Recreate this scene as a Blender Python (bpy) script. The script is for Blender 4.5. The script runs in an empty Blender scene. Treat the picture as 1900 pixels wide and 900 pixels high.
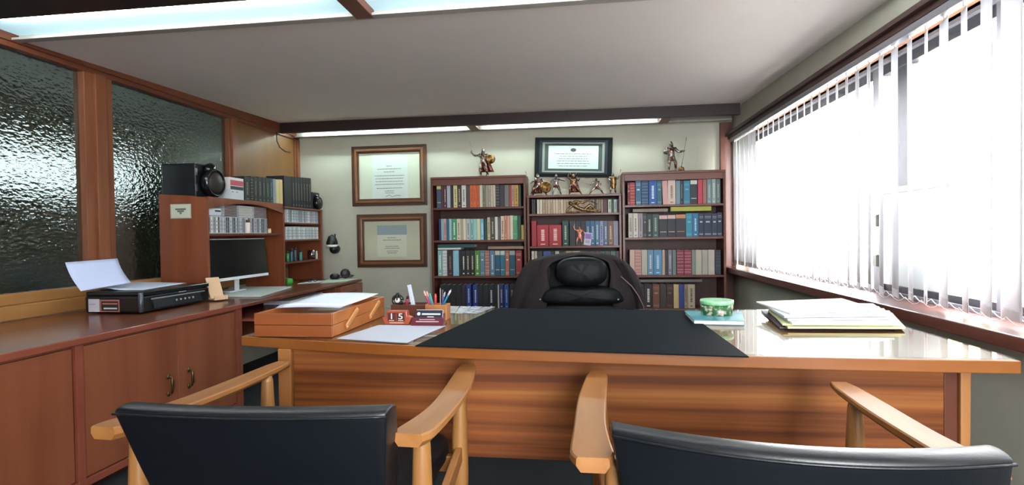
import bpy, math, random
from mathutils import Vector, Matrix
random.seed(7)
R = math.radians
scene = bpy.context.scene
col = scene.collection

# ---------------------------------------------------------------- camera, world, exposure
CAM_H = 1.13
YAW, PITCH, ROLL, FOC = R(7.35), R(-0.947), R(-0.84), 1000.0
def cam_axes():
    cy, sy, cp, sp = math.cos(YAW), math.sin(YAW), math.cos(PITCH), math.sin(PITCH)
    f = Vector((-sy*cp, cy*cp, sp)); r = Vector((cy, sy, 0)); u = r.cross(f)
    c, s = math.cos(ROLL), math.sin(ROLL)
    return r*c+u*s, u*c-r*s, f
CR, CU, CF = cam_axes()
cd = bpy.data.cameras.new('camera'); cam = bpy.data.objects.new('camera', cd); col.objects.link(cam)
cd.sensor_fit = 'HORIZONTAL'; cd.sensor_width = 36.0; cd.lens = 36.0*FOC/1900.0; cd.clip_start = 0.02; cd.clip_end = 200
m = Matrix.Identity(4)
for i in range(3):
    m[i][0] = CR[i]; m[i][1] = CU[i]; m[i][2] = -CF[i]
m.translation = Vector((0, 0, CAM_H))
cam.matrix_world = m
scene.camera = cam
scene.view_settings.view_transform = 'Standard'
scene.view_settings.look = 'None'
scene.view_settings.exposure = 0.6
scene.view_settings.gamma = 1.0
scene.view_settings.use_curve_mapping = False

SKY = 26.0          # daylight outside
TUBE = 88.0        # fluorescent tubes over the bookcases
NEAR = 5.0         # fluorescent tubes over the visitor side
w = bpy.data.worlds.new('sky'); scene.world = w; w.use_nodes = True
bgn = w.node_tree.nodes['Background']
bgn.inputs['Color'].default_value = (0.93, 0.97, 1.0, 1); bgn.inputs['Strength'].default_value = SKY

def area(name, loc, rot, sx, sy, power, color, portal=False):
    l = bpy.data.lights.new(name, 'AREA'); l.shape = 'RECTANGLE'; l.size = sx; l.size_y = sy
    l.energy = power; l.color = color
    if portal: l.cycles.is_portal = True
    o = bpy.data.objects.new(name, l); o.location = loc; o.rotation_euler = rot; col.objects.link(o)
    return o
# portal only guides the sampling of the sky through the window opening
area('rear_fill_portal', (.8, -1.65, 1.4), (R(90), 0, 0), 1.1, 1.7, 1.0, (1, 1, 1), portal=True)  # serves the unseen opening added behind the camera for fill light
area('window_daylight', (1.66, 3.1, 1.43), (0, R(90), 0), 1.25, 4.6, 1.0, (1, 1, 1), portal=True)

# ---------------------------------------------------------------- pixel -> plane helpers (photograph measured on real planes)
def ray(px, py): return CR*(px-950)+CU*(450-py)+CF*FOC
def on_z(px, py, z):
    d = ray(px, py); t = (z-CAM_H)/d.z; return Vector((d.x*t, d.y*t, z))
def on_y(px, py, Y):
    d = ray(px, py); t = Y/d.y; return Vector((d.x*t, Y, CAM_H+d.z*t))
def on_x(px, py, X):
    d = ray(px, py); t = X/d.x; return Vector((X, d.y*t, CAM_H+d.z*t))

# ---------------------------------------------------------------- materials
def lin(h):
    v = [int(h[i:i+2], 16)/255 for i in (0, 2, 4)]
    return tuple((x/12.92 if x <= .04045 else ((x+.055)/1.055)**2.4) for x in v)+(1,)
_mats = {}
def mat(h, rough=.6, metal=0.0, coat=0.0, spec=.5, emis=None, es=0):
    key = (h, rough, metal, coat, spec, emis, es)
    if key in _mats: return _mats[key]
    mt = bpy.data.materials.new('m_'+h); mt.use_nodes = True
    b = mt.node_tree.nodes['Principled BSDF']
    b.inputs['Base Color'].default_value = lin(h); b.inputs['Roughness'].default_value = rough
    b.inputs['Metallic'].default_value = metal; b.inputs['Coat Weight'].default_value = coat
    b.inputs['Specular IOR Level'].default_value = spec
    if emis:
        b.inputs['Emission Color'].default_value = lin(emis); b.inputs['Emission Strength'].default_value = es
    _mats[key] = mt
    return mt
def noise_mat(name, c1, c2, scale=(1, 1, 1), nscale=8, rough=.5, coat=0, bump=0, detail=4, metal=0, lo=.35, hi=.65, croug=.1):
    mt = bpy.data.materials.new(name); mt.use_nodes = True; nt = mt.node_tree; b = nt.nodes['Principled BSDF']
    tc = nt.nodes.new('ShaderNodeTexCoord'); mp = nt.nodes.new('ShaderNodeMapping'); mp.inputs['Scale'].default_value = scale
    n = nt.nodes.new('ShaderNodeTexNoise'); n.inputs['Scale'].default_value = nscale; n.inputs['Detail'].default_value = detail
    cr = nt.nodes.new('ShaderNodeValToRGB')
    cr.color_ramp.elements[0].color = lin(c1); cr.color_ramp.elements[1].color = lin(c2)
    cr.color_ramp.elements[0].position = lo; cr.color_ramp.elements[1].position = hi
    L = nt.links.new
    L(tc.outputs['Object'], mp.inputs[0]); L(mp.outputs[0], n.inputs[0]); L(n.outputs[0], cr.inputs[0]); L(cr.outputs[0], b.inputs['Base Color'])
    b.inputs['Roughness'].default_value = rough; b.inputs['Coat Weight'].default_value = coat; b.inputs['Metallic'].default_value = metal
    b.inputs['Coat Roughness'].default_value = croug
    if bump:
        bp = nt.nodes.new('ShaderNodeBump'); bp.inputs['Strength'].default_value = bump; bp.inputs['Distance'].default_value = .002
        L(n.outputs[0], bp.inputs['Height']); L(bp.outputs[0], b.inputs['Normal'])
    return mt
def wood(name, c1, c2, grain='x', rough=.4, coat=0, f=14):
    c1, c2 = (''.join('%02x' % int(int(c[i:i+2], 16)*.88) for i in (0, 2, 4)) for c in (c1, c2))
    s = {'x': (.08, 1, 1), 'y': (1, .08, 1), 'z': (1, 1, .08)}[grain]
    return noise_mat(name, c1, c2, s, f, rough, coat, bump=.05, detail=5, lo=.3, hi=.7)
W_CAB = wood('cherry_cabinet', '8a4a30', 'a05e40', 'z', .38, .15, 9)
W_CABT = wood('cherry_top', '6e3a28', '86492f', 'y', .3, .3, 12)
W_CABX = wood('cherry_edge', '8f4a36', '9c5440', 'y', .35, .2, 12)
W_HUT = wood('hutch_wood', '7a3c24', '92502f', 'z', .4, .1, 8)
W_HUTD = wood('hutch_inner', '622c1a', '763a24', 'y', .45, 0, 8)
W_BOOK = wood('bookcase_wood', '683424', '7a412c', 'x', .45, .05, 12)
W_BOOKZ = wood('bookcase_upright', '643222', '763e2a', 'z', .45, .05, 12)
W_BOOKD = wood('bookcase_back', '46261e', '543026', 'z', .55, 0, 10)
W_DARK = wood('beam_wood', '2a1a18', '35211e', 'x', .5, 0, 10)
W_DARKY = wood('casing_wood', '45302c', '583c36', 'y', .45, 0, 10)
W_POST = wood('partition_wood', '7c4628', '965a38', 'z', .4, .05, 16)
W_RAIL = wood('partition_rail', '6c3822', '84482e', 'y', .4, .05, 16)
W_HONEY = wood('honey_panel', '7e5226', '8c5e30', 'z', .5, 0, 5)
W_HONEYY = wood('honey_rail', 'b07a44', 'c28c54', 'y', .4, .1, 8)
W_SILL = wood('sill_wood', '6a3c34', '7c4a40', 'y', .3, .3, 10)
W_DESKE = wood('desk_edge', '94541f', 'aa6a30', 'x', .4, .1, 10)
W_OAK = wood('oak_arm', 'a46a36', 'b67e46', 'y', .45, .0, 22)
W_OAKZ = wood('oak_leg', 'a06a38', 'b48048', 'z', .38, .1, 22)
W_BOX = wood('tray_wood', 'b06430', 'c87c42', 'x', .4, .15, 10)
W_BOXF = wood('tray_front', '964e28', 'a86034', 'x', .4, .15, 10)
PLASTER = noise_mat('plaster', 'b4b2a2', 'bbb9aa', (1, 1, 1), 3, .85, bump=.03)
CEIL = noise_mat('ceiling_paint', 'efe7e3', 'f1eae6', (1, 1, 1), 2, .9)
BLACK = mat('111214', .45); BLACKG = mat('0e1014', .22, spec=.6)
WHITE = mat('e8e8e6', .6); PAPER = mat('eceef2', .8); GREY = mat('8c8c8c', .5)
STEEL = mat('b8b8bc', .3, 1.0)

def planks():
    mt = bpy.data.materials.new('desk_panel'); mt.use_nodes = True; nt = mt.node_tree; b = nt.nodes['Principled BSDF']; L = nt.links.new
    tc = nt.nodes.new('ShaderNodeTexCoord')
    mp = nt.nodes.new('ShaderNodeMapping'); mp.inputs['Scale'].default_value = (.22, 1, 11)
    n = nt.nodes.new('ShaderNodeTexNoise'); n.inputs['Scale'].default_value = 1.9; n.inputs['Detail'].default_value = 3
    cr = nt.nodes.new('ShaderNodeValToRGB'); e = cr.color_ramp.elements
    e[0].position = .36; e[0].color = lin('66361a'); e[1].position = .64; e[1].color = lin('a66a36')
    x = e.new(.5); x.color = lin('8c5028')
    mp2 = nt.nodes.new('ShaderNodeMapping'); mp2.inputs['Scale'].default_value = (1.2, 1, 90)
    n2 = nt.nodes.new('ShaderNodeTexNoise'); n2.inputs['Scale'].default_value = 3
    mx = nt.nodes.new('ShaderNodeMixRGB'); mx.blend_type = 'MULTIPLY'; mx.inputs[0].default_value = .22
    L(tc.outputs['Object'], mp.inputs[0]); L(mp.outputs[0], n.inputs[0]); L(n.outputs[0], cr.inputs[0])
    L(tc.outputs['Object'], mp2.inputs[0]); L(mp2.outputs[0], n2.inputs[0])
    L(cr.outputs[0], mx.inputs[1]); L(n2.outputs[0], mx.inputs[2]); L(mx.outputs[0], b.inputs['Base Color'])
    b.inputs['Roughness'].default_value = .5; b.inputs['Specular IOR Level'].default_value = .25
    return mt
W_PANEL = planks()

def leather(name, h, rough=.38, sc=160, st=.25):
    mt = noise_mat(name, h, h, (1, 1, 1), sc, rough, 0, bump=st, detail=2)
    return mt
LEATHER = leather('black_leather', '111215', .5)
LEATHER.node_tree.nodes['Principled BSDF'].inputs['Specular IOR Level'].default_value = .15
LEATHER_N = leather('navy_vinyl', '0c1016', .36, 240, .12)
BLOTTER = leather('blotter_leather', '14181d', .7, 120, .15)
BLOTTER.node_tree.nodes['Principled BSDF'].inputs['Specular IOR Level'].default_value = .02
CARPET = noise_mat('dark_carpet', '161b1f', '22282d', (1, 1, 1), 220, .95, bump=.3)

def clear_glass(name, gl=.06, tint=(1, 1, 1, 1), fres=True, rough=0.0):
    mt = bpy.data.materials.new(name); mt.use_nodes = True; nt = mt.node_tree; nt.nodes.clear(); L = nt.links.new
    o = nt.nodes.new('ShaderNodeOutputMaterial'); mx = nt.nodes.new('ShaderNodeMixShader')
    t = nt.nodes.new('ShaderNodeBsdfTransparent'); t.inputs[0].default_value = tint
    g = nt.nodes.new('ShaderNodeBsdfGlossy'); g.inputs['Roughness'].default_value = rough
    if fres:
        f = nt.nodes.new('ShaderNodeFresnel'); f.inputs[0].default_value = 1.5
        ge = nt.nodes.new('ShaderNodeNewGeometry'); iv = nt.nodes.new('ShaderNodeMath'); iv.operation = 'SUBTRACT'; iv.inputs[0].default_value = 1
        ml = nt.nodes.new('ShaderNodeMath'); ml.operation = 'MULTIPLY'
        L(ge.outputs['Backfacing'], iv.inputs[1]); L(iv.outputs[0], ml.inputs[0]); L(f.outputs[0], ml.inputs[1]); L(ml.outputs[0], mx.inputs[0])
    else: mx.inputs[0].default_value = gl
    L(t.outputs[0], mx.inputs[1]); L(g.outputs[0], mx.inputs[2]); L(mx.outputs[0], o.inputs[0])
    return mt
GLASS = clear_glass('window_glass', .05, fres=False)
DESKGLASS = clear_glass('desk_glass', rough=.02, tint=(.93, .97, .95, 1))
def hammered():
    mt = bpy.data.materials.new('hammered_glass'); mt.use_nodes = True; nt = mt.node_tree; nt.nodes.clear(); L = nt.links.new
    o = nt.nodes.new('ShaderNodeOutputMaterial'); mx = nt.nodes.new('ShaderNodeMixShader'); mx.inputs[0].default_value = .10
    rf = nt.nodes.new('ShaderNodeBsdfRefraction'); rf.inputs['IOR'].default_value = 1.3; rf.inputs['Roughness'].default_value = .06
    rf.inputs['Color'].default_value = (.82, .88, .85, 1)
    g = nt.nodes.new('ShaderNodeBsdfGlossy'); g.inputs['Roughness'].default_value = .12
    tc = nt.nodes.new('ShaderNodeTexCoord'); mp = nt.nodes.new('ShaderNodeMapping'); mp.inputs['Scale'].default_value = (1, .55, 1)
    n = nt.nodes.new('ShaderNodeTexNoise'); n.inputs['Scale'].default_value = 58; n.inputs['Detail'].default_value = 1.5
    bp = nt.nodes.new('ShaderNodeBump'); bp.inputs['Strength'].default_value = .8; bp.inputs['Distance'].default_value = .0065
    L(tc.outputs['Object'], mp.inputs[0]); L(mp.outputs[0], n.inputs[0]); L(n.outputs[0], bp.inputs['Height'])
    L(bp.outputs[0], rf.inputs['Normal']); L(bp.outputs[0], g.inputs['Normal'])
    L(rf.outputs[0], mx.inputs[1]); L(g.outputs[0], mx.inputs[2]); L(mx.outputs[0], o.inputs[0])
    return mt
HAMMER = hammered()
def fabric_translucent():
    mt = bpy.data.materials.new('slat_fabric'); mt.use_nodes = True; nt = mt.node_tree; nt.nodes.clear(); L = nt.links.new
    o = nt.nodes.new('ShaderNodeOutputMaterial'); mx = nt.nodes.new('ShaderNodeMixShader'); mx.inputs[0].default_value = .21
    d = nt.nodes.new('ShaderNodeBsdfDiffuse'); d.inputs[0].default_value = (.82, .81, .83, 1)
    t = nt.nodes.new('ShaderNodeBsdfTranslucent'); t.inputs[0].default_value = (.86, .85, .87, 1)
    L(d.outputs[0], mx.inputs[1]); L(t.outputs[0], mx.inputs[2]); L(mx.outputs[0], o.inputs[0])
    return mt
SLAT = fabric_translucent()

# ---------------------------------------------------------------- mesh builder
class MB:
    def __init__(s): s.v = []; s.f = []; s.m = []; s.T = Matrix.Identity(4); s.cur = 0
    def av(s, pts):
        b = len(s.v)
        for p in pts: s.v.append(tuple(s.T @ Vector(p)))
        return b
    def af(s, fs, b, mi=None):
        for f in fs: s.f.append(tuple(b+i for i in f)); s.m.append(s.cur if mi is None else mi)
    def box(s, x0, x1, y0, y1, z0, z1, mi=None):
        b = s.av([(x0,y0,z0),(x1,y0,z0),(x1,y1,z0),(x0,y1,z0),(x0,y0,z1),(x1,y0,z1),(x1,y1,z1),(x0,y1,z1)])
        s.af([(0,3,2,1),(4,5,6,7),(0,1,5,4),(1,2,6,5),(2,3,7,6),(3,0,4,7)], b, mi); return s
    def prism(s, poly, a0, a1, axis='z', mi=None):
        n = len(poly)
        def P(u, v, a): return {'z': (u, v, a), 'y': (u, a, v), 'x': (a, u, v)}[axis]
        b = s.av([P(u, v, a0) for u, v in poly]+[P(u, v, a1) for u, v in poly])
        fs = [tuple(range(n-1, -1, -1)), tuple(range(n, 2*n))]+[(i, (i+1) % n, n+(i+1) % n, n+i) for i in range(n)]
        s.af(fs, b, mi); return s
    def quad(s, a, b_, c, d, th=.0004, mi=None):
        # a thin sheet with real thickness (a..d counter-clockwise seen from above)
        a, b_, c, d = map(Vector, (a, b_, c, d)); n = (b_-a).cross(d-a).normalized()*th
        b = s.av([a, b_, c, d, a+n, b_+n, c+n, d+n])
        s.af([(0,3,2,1),(4,5,6,7),(0,1,5,4),(1,2,6,5),(2,3,7,6),(3,0,4,7)], b, mi); return s
    def tube(s, pts, rad, n=10, mi=None, flat=1.0):
        pts = [Vector(p) for p in pts]; k = len(pts)
        if not hasattr(rad, '__len__'): rad = [rad]*k
        up = None; base = len(s.v)
        for i, p in enumerate(pts):
            t = (pts[min(i+1, k-1)]-pts[max(i-1, 0)]).normalized()
            if up is None:
                up = Vector((0, 0, 1)) if abs(t.z) < .9 else Vector((0, 1, 0))
            sd = t.cross(up).normalized(); up = sd.cross(t).normalized()
            for j in range(n):
                a = 2*math.pi*j/n
                s.av([p+(sd*math.cos(a)+up*math.sin(a)*flat)*rad[i]])
        for i in range(k-1):
            for j in range(n):
                s.af([(i*n+j, i*n+(j+1) % n, (i+1)*n+(j+1) % n, (i+1)*n+j)], base, mi)
        s.af([tuple(range(n-1, -1, -1)), tuple((k-1)*n+j for j in range(n))], base, mi); return s
    def lathe(s, prof, c=(0, 0, 0), n=20, mi=None, axis='z'):
        base = len(s.v); k = len(prof)
        for r, h in prof:
            for j in range(n):
                a = 2*math.pi*j/n; u, v = r*math.cos(a), r*math.sin(a)
                q = {'z': (u, v, h), 'y': (u, h, v), 'x': (h, u, v)}[axis]
                s.av([(c[0]+q[0], c[1]+q[1], c[2]+q[2])])
        for i in range(k-1):
            for j in range(n): s.af([(i*n+j, i*n+(j+1) % n, (i+1)*n+(j+1) % n, (i+1)*n+j)], base, mi)
        s.af([tuple(range(n-1, -1, -1)), tuple((k-1)*n+j for j in range(n))], base, mi); return s
    def ball(s, c, r, sc=(1, 1, 1), n=14, mi=None):
        prof = [(max(r*math.sin(math.pi*i/8), r*.02), -r*math.cos(math.pi*i/8)) for i in range(9)]
        T0 = s.T.copy(); s.T = T0 @ Matrix.Translation(c) @ Matrix.Diagonal((*sc, 1)); s.lathe(prof, n=n, mi=mi); s.T = T0; return s
    def grid(s, fn, nu, nv, th=0.0, mi=None):
        """surface fn(u,v)->point, u,v in 0..1; th>0 gives it thickness along the normal"""
        P = [[Vector(fn(i/nu, j/nv)) for j in range(nv+1)] for i in range(nu+1)]
        b = s.av([P[i][j] for i in range(nu+1) for j in range(nv+1)]); w_ = nv+1
        q = [(i*w_+j, (i+1)*w_+j, (i+1)*w_+j+1, i*w_+j+1) for i in range(nu) for j in range(nv)]
        s.af(q, b, mi)
        if th:
            N = []
            for i in range(nu+1):
                for j in range(nv+1):
                    du = P[min(i+1, nu)][j]-P[max(i-1, 0)][j]; dv = P[i][min(j+1, nv)]-P[i][max(j-1, 0)]
                    N.append(P[i][j]-du.cross(dv).normalized()*th)
            b2 = s.av(N); s.af([f[::-1] for f in q], b2, mi); o = b2-b
            ed = [(i*w_, (i+1)*w_) for i in range(nu)]+[((i+1)*w_+nv, i*w_+nv) for i in range(nu)]
            ed += [(j+1, j) for j in range(nv)]+[(nu*w_+j, nu*w_+j+1) for j in range(nv)]
            s.af([(x, x+o, y+o, y) for x, y in ed], b, mi)
        return s
    def build(s, name, mats, parent=None, bevel=0, smooth=False, loc=None, sub=0, segs=2):
        if not isinstance(mats, (list, tuple)): mats = [mats]
        me = bpy.data.meshes.new(name); me.from_pydata(s.v, [], s.f); me.update()
        for mt in mats: me.materials.append(mt)
        for p, mi in zip(me.polygons, s.m): p.material_index = mi; p.use_smooth = smooth
        o = bpy.data.objects.new(name, me); col.objects.link(o)
        if parent: o.parent = parent
        if loc: o.location = loc
        if bevel:
            b = o.modifiers.new('bevel', 'BEVEL'); b.width = bevel; b.segments = segs; b.limit_method = 'ANGLE'; b.angle_limit = R(40)
        if sub:
            b = o.modifiers.new('sub', 'SUBSURF'); b.levels = sub; b.render_levels = sub
        return o
def tag(o, label, cat, group=None):
    o['label'] = label; o['category'] = cat
    if group: o['group'] = group
    return o
def empty(name, loc, label, cat, group=None, rz=0):
    o = bpy.data.objects.new(name, None); col.objects.link(o); o.location = loc; o.rotation_euler = (0, 0, rz); o.empty_display_size = .05
    return tag(o, label, cat, group)
def struct(o): o['kind'] = 'structure'; return o
def text(body, size, T, mt, name, parent, depth=.0004, align='CENTER'):
    cu = bpy.data.curves.new(name, 'FONT'); cu.body = body; cu.size = size; cu.extrude = depth; cu.align_x = align; cu.align_y = 'CENTER'
    t = bpy.data.objects.new(name, cu); col.objects.link(t)
    dg = bpy.context.evaluated_depsgraph_get(); me = bpy.data.meshes.new_from_object(t.evaluated_get(dg)); bpy.data.objects.remove(t)
    me.transform(T); me.materials.clear(); me.materials.append(mt)
    o = bpy.data.objects.new(name, me); col.objects.link(o); o.parent = parent
    return o
ORD = ['first','second','third','fourth','fifth','sixth','seventh','eighth','ninth','tenth','eleventh','twelfth','thirteenth','fourteenth','fifteenth','sixteenth','seventeenth','eighteenth','nineteenth','twentieth']
def ordn(i):
    if i < 20: return ORD[i]
    return {2: 'twenty', 3: 'thirty', 4: 'forty'}[(i+1)//10]+('-'+ORD[(i+1) % 10-1] if (i+1) % 10 else 'th') if (i+1) % 10 else {30: 'thirtieth', 40: 'fortieth', 20: 'twentieth'}[i+1]
# ================================================================ THE SETTING
XL, XR, YB, YF, ZC = -3.0, 1.45, 5.45, -1.6, 2.27
struct(MB().box(-7, 2.2, YF-.1, 8.2, -.1, 0).build('floor', CARPET))
b = MB().box(XL-.12, XR+.3, YF-.1, YB+.1, ZC, ZC+.1)
struct(b.build('ceiling', CEIL))
b = MB().prism([(2.553, 2.202), (5.047, 2.266), (5.047, ZC-.0005), (2.553, ZC-.0005)], XL+.0, XR, 'x')
struct(b.build('ceiling_3', CEIL))
struct(MB().box(XL-.12, XR+.3, YB, YB+.1, 0, ZC).build('wall_back', PLASTER))
b = MB(); b.box(XL-.12, XR+.3, YF-.1, YF, 0, .6); b.box(XL-.12, XR+.3, YF-.1, YF, 2.2, ZC); b.box(XL-.12, .25, YF-.1, YF, .6, 2.2); b.box(1.3, XR+.3, YF-.1, YF, .6, 2.2)  # gap added in this unseen wall to let fill daylight in
struct(b.build('wall_front', PLASTER))
# window wall: a breast below the sill, a band above the casing, piers at both ends
b = MB(); b.box(XR, XR+.15, YF, YB, 0, .74); b.box(XR, XR+.15, YF, YB, 2.06, ZC)
b.box(XR, XR+.15, YF, .85, .74, 2.06); b.box(XR, XR+.15, 5.32, YB, .74, 2.06)
struct(b.build('wall_right', PLASTER))
# corner post between back wall and window
struct(MB().box(1.335, 1.45, 5.41, 5.45, 0, ZC-.1).build('trim_1', W_BOOKZ, bevel=.003))
# window sill board
struct(MB().box(1.33, 1.62, .8, 5.40, .742, .79).build('trim_2', W_SILL, bevel=.004))
# dark casing board over the blind
b = MB(); b.box(1.405, 1.45, .8, 5.44, 2.0, 2.055); b.box(1.38, 1.405, .8, 5.44, 2.03, 2.055)
struct(b.build('trim_3', W_DARKY, bevel=.002))
# window: timber head, aluminium frame, dark sash, lower opaque panel, panes
wf = MB()
wf.box(1.50, 1.60, .85, 5.32, 2.0, 2.06)
win = struct(wf.build('window_1', wood('window_head', 'b0714c', 'c98a62', 'y', .5), bevel=.002))
ALU = mat('6a6a70', .5); DALU = mat('2b2d33', .4)
b = MB()
for z0, z1 in ((1.965, 1.985), (2.0, 2.012)): b.box(1.53, 1.60, .85, 5.32, z0, z1)
b.box(1.54, 1.62, .85, 5.32, .79, .81)
for y0, y1 in ((5.26, 5.32), (3.02, 3.10), (2.20, 2.24), (1.0, 1.05)): b.box(1.545, 1.60, y0, y1, .81, 1.97)
b.box(1.55, 1.59, 2.24, 3.02, 1.305, 1.335); b.box(1.55, 1.59, 1.05, 2.20, 1.305, 1.335)
b.build('window_frame', ALU, win, bevel=.002)
b = MB(); b.box(1.55, 1.60, .85, 5.26, 1.915, 1.965); b.box(1.56, 1.60, 2.80, 2.92, 1.335, 1.915); b.box(1.555, 1.60, .85, 3.02, .81, .842)
b.build('dark_sash', DALU, win, bevel=.002)
MB().box(1.565, 1.575, 2.56, 2.99, .842, 1.305).build('frosted_panel', mat('cdd4d4', .6), win)
for z in (1.14, .93): MB().box(1.525, 1.548, 3.03, 3.07, z, z+.06).build('window_latch', mat('4a4640', .4, .6), win, bevel=.003)
MB().box(1.578, 1.582, 3.10, 5.26, .81, 1.97).build('window_pane', GLASS, win)
MB().box(1.578, 1.582, 1.05, 2.78, 1.335, 1.915).build('window_pane', GLASS, win)
MB().box(1.578, 1.582, 1.05, 2.54, .842, 1.305).build('window_pane', GLASS, win)

# left partition: timber frame, two hammered glass panes, honey panel
b = MB(); b.box(XL-.10, XL, YF, YB, 0, .71)
struct(b.build('wall_left', PLASTER))
b = MB(); b.box(XL-.06, XL+.02, YF, YB, 2.155, 2.185); b.box(XL-.06, XL+.032, YF, YB, 2.185, ZC)
struct(b.build('trim_4', W_RAIL, bevel=.003))
b = MB(); b.box(XL-.06, XL+.03, YF, 4.34, .71, .79); b.box(XL-.06, XL+.012, YF, 4.34, .79, .85)
struct(b.build('trim_5', W_HONEYY, bevel=.006))
def post(y0, y1, nm, step=.02):
    p = MB(); p.box(XL-.06, XL+.015, y0, y1, .85, 2.156); p.box(XL, XL+.035, y0+step, y1-step, .85, 2.156)
    struct(p.build(nm, W_POST, bevel=.004))
post(2.93, 3.13, 'trim_6', .06); post(4.29, 4.40, 'trim_7', .02); post(5.36, 5.45, 'trim_8', .02); post(1.2, 1.36, 'trim_9', .05)
MB_ = MB(); MB_.box(XL-.06, XL, 4.36, 5.40, .71, 2.156)
struct(MB_.build('wall_left_panel', W_HONEY))
struct(MB().box(XL-.03, XL-.024, 3.10, 4.31, .84, 2.157).build('window_2', HAMMER))
struct(MB().box(XL-.03, XL-.024, 1.34, 2.95, .84, 2.157).build('window_3', HAMMER))
struct(MB().box(XL-.03, XL-.024, YF, 1.22, .84, 2.157).build('window_4', HAMMER))
# the adjoining room seen through the hammered glass
GREEN = mat('8a9288', .9)
b = MB(); b.box(-6.9, XL-.1, YF-.1, 8.2, 2.95, 3.05)
struct(b.build('ceiling_2', mat('ccd2c8', .9)))
b = MB(); b.box(-6.9, -6.8, YF, 8.1, 0, 1.76); b.box(-6.9, -6.8, YF, 8.1, 2.32, 2.95); b.box(-6.9, -6.8, YF, 1.5, 1.76, 2.32); b.box(-6.9, -6.8, 7.6, 8.1, 1.76, 2.32)
struct(b.build('wall_far_left', mat('7c8266', .9)))
struct(MB().box(-6.9, XL-.1, 8.1, 8.2, 0, 2.95).build('wall_far_back', GREEN))
struct(MB().box(-6.9, XL-.1, YF-.1, YF, 0, 2.95).build('wall_far_front', GREEN))
struct(MB().box(XL-.12, XL-.02, YB+.1, 8.2, 0, 2.95).build('wall_far_right', GREEN))
struct(MB().box(XL-.12, XL-.02, YF, YB+.1, ZC+.1, 2.95).build('wall_above_partition', GREEN))
fw = struct(MB().box(-6.86, -6.84, 1.5, 7.6, 1.76, 2.32).build('window_5', mat('dfefff', .9, emis='e6eef6', es=1.3)))
# outside the big window: a yellow house front and a pale neighbour, in open daylight
def house(nm, x, y0, y1, z1, hexc, label, rows):
    e = empty(nm, (x, (y0+y1)/2, -3), label, 'building')
    MB().box(0, 3, y0-(y0+y1)/2, y1-(y0+y1)/2, 0, z1+3).build('facade', mat(hexc, .9), e)
    MB().prism([(-.3, z1+3), (3.3, z1+3), (1.5, z1+4.1)], y0-(y0+y1)/2-.2, y1-(y0+y1)/2+.2, 'y').build('roof', mat('5a4038', .9), e)
    for k in range(rows):
        yy = (y0-y1)/2+.8+k*2.0
        fr = MB().box(-.06, .02, yy-.45, yy+.45, 3.2, 4.5).build('window', mat('cfcfc8', .6), e)
        MB().box(-.08, -.06, yy-.38, yy+.38, 3.27, 4.43).build('pane', mat('6f7f8f', .2), fr)
house('yellow_house', 4.9, 3.6, 8.6, 3.2, '706848', 'pale yellow house front seen between blind slats, right end of window', 2)
house('pale_house', 6.5, 11.5, 19, 3.4, 'e2dcd4', 'pale house with reddish roof glimpsed through the blind', 3)
struct(MB().box(2.2, 40, -30, 40, -3.1, -3.0).build('ground', mat('ece8e2', .9)))

# ================================================================ LIGHT TROUGHS
def emis(name, c, s):
    mt = bpy.data.materials.new(name); mt.use_nodes = True; nt = mt.node_tree; nt.nodes.clear()
    o = nt.nodes.new('ShaderNodeOutputMaterial'); e = nt.nodes.new('ShaderNodeEmission'); e.inputs[0].default_value = lin(c); e.inputs[1].default_value = s
    nt.links.new(e.outputs[0], o.inputs[0]); return mt
def trough(y0, y1, y2, zb, xs, tube_y, tube_s, label, tubes, refl, rgb, tr=.012, rz_=None):
    rz_ = rz_ or ZC-.012; tz = rz_-.022
    """front board y0..y1, open light box y1..y2, ledge behind it"""
    e = empty('light_trough', (0, (y0+y2)/2, ZC-.1), label, 'ceiling light')
    oy = (y0+y2)/2; oz = ZC-.1
    def B(bx, nm, mt, par=e, bev=0):
        q = MB()
        for t in bx: q.box(t[0], t[1], t[2]-oy, t[3]-oy, t[4]-oz, t[5]-oz)
        return q.build(nm, mt, par, bevel=bev)
    B([(xs[0], xs[-1], y0, y1, zb[0], ZC-.001)], 'front_board', W_DARK, bev=.002)
    B([(xs[0], xs[-1], y2, y2+.05, zb[1], zb[1]+.012), (xs[0], xs[-1], y2+.04, y2+.05, zb[1]+.012, ZC-.001)], 'ledge', mat('a8a29c', .6), bev=.001)
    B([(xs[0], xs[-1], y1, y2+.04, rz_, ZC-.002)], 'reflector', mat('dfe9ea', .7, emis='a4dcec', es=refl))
    for x in xs[1:-1]: B([(x-.045, x+.045, y1, y2+.03, zb[1]-.004, rz_)], 'divider', W_BOOKZ, bev=.002)
    for a, c in tubes:
        q = MB(); q.tube([(a+.04, tube_y-oy, tz-oz), (c-.04, tube_y-oy, tz-oz)], tr, 10)
        t = q.build('fluorescent_tube', emis('tube_glow', rgb, tube_s), e, smooth=True)
        q = MB(); q.box(a+.015, a+.05, tube_y-.018-oy, tube_y+.018-oy, tz-.02-oz, rz_-oz); q.box(c-.05, c-.015, tube_y-.018-oy, tube_y+.018-oy, tz-.02-oz, rz_-oz)
        q.build('tube_holder', WHITE, t)
    return e
trough(5.05, 5.09, 5.32, (2.165, 2.172), [-2.97, -1.04, .79, 1.42], 5.283, TUBE,
       'dark timber light trough with fluorescent tubes above the bookcases', [(-2.9, -1.09), (-.99, .74)], .0, 'd8f2ee', tr=.008)
trough(1.90, 2.22, 2.50, (2.17, 2.19), [-2.97, -1.03, 1.42], 2.262, NEAR*6,
       'wide fluorescent ceiling light trough nearest the visitor chairs', [(-2.9, -1.08), (-.98, 1.3)], .42, 'f4fcff', tr=.017, rz_=2.226)

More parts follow.
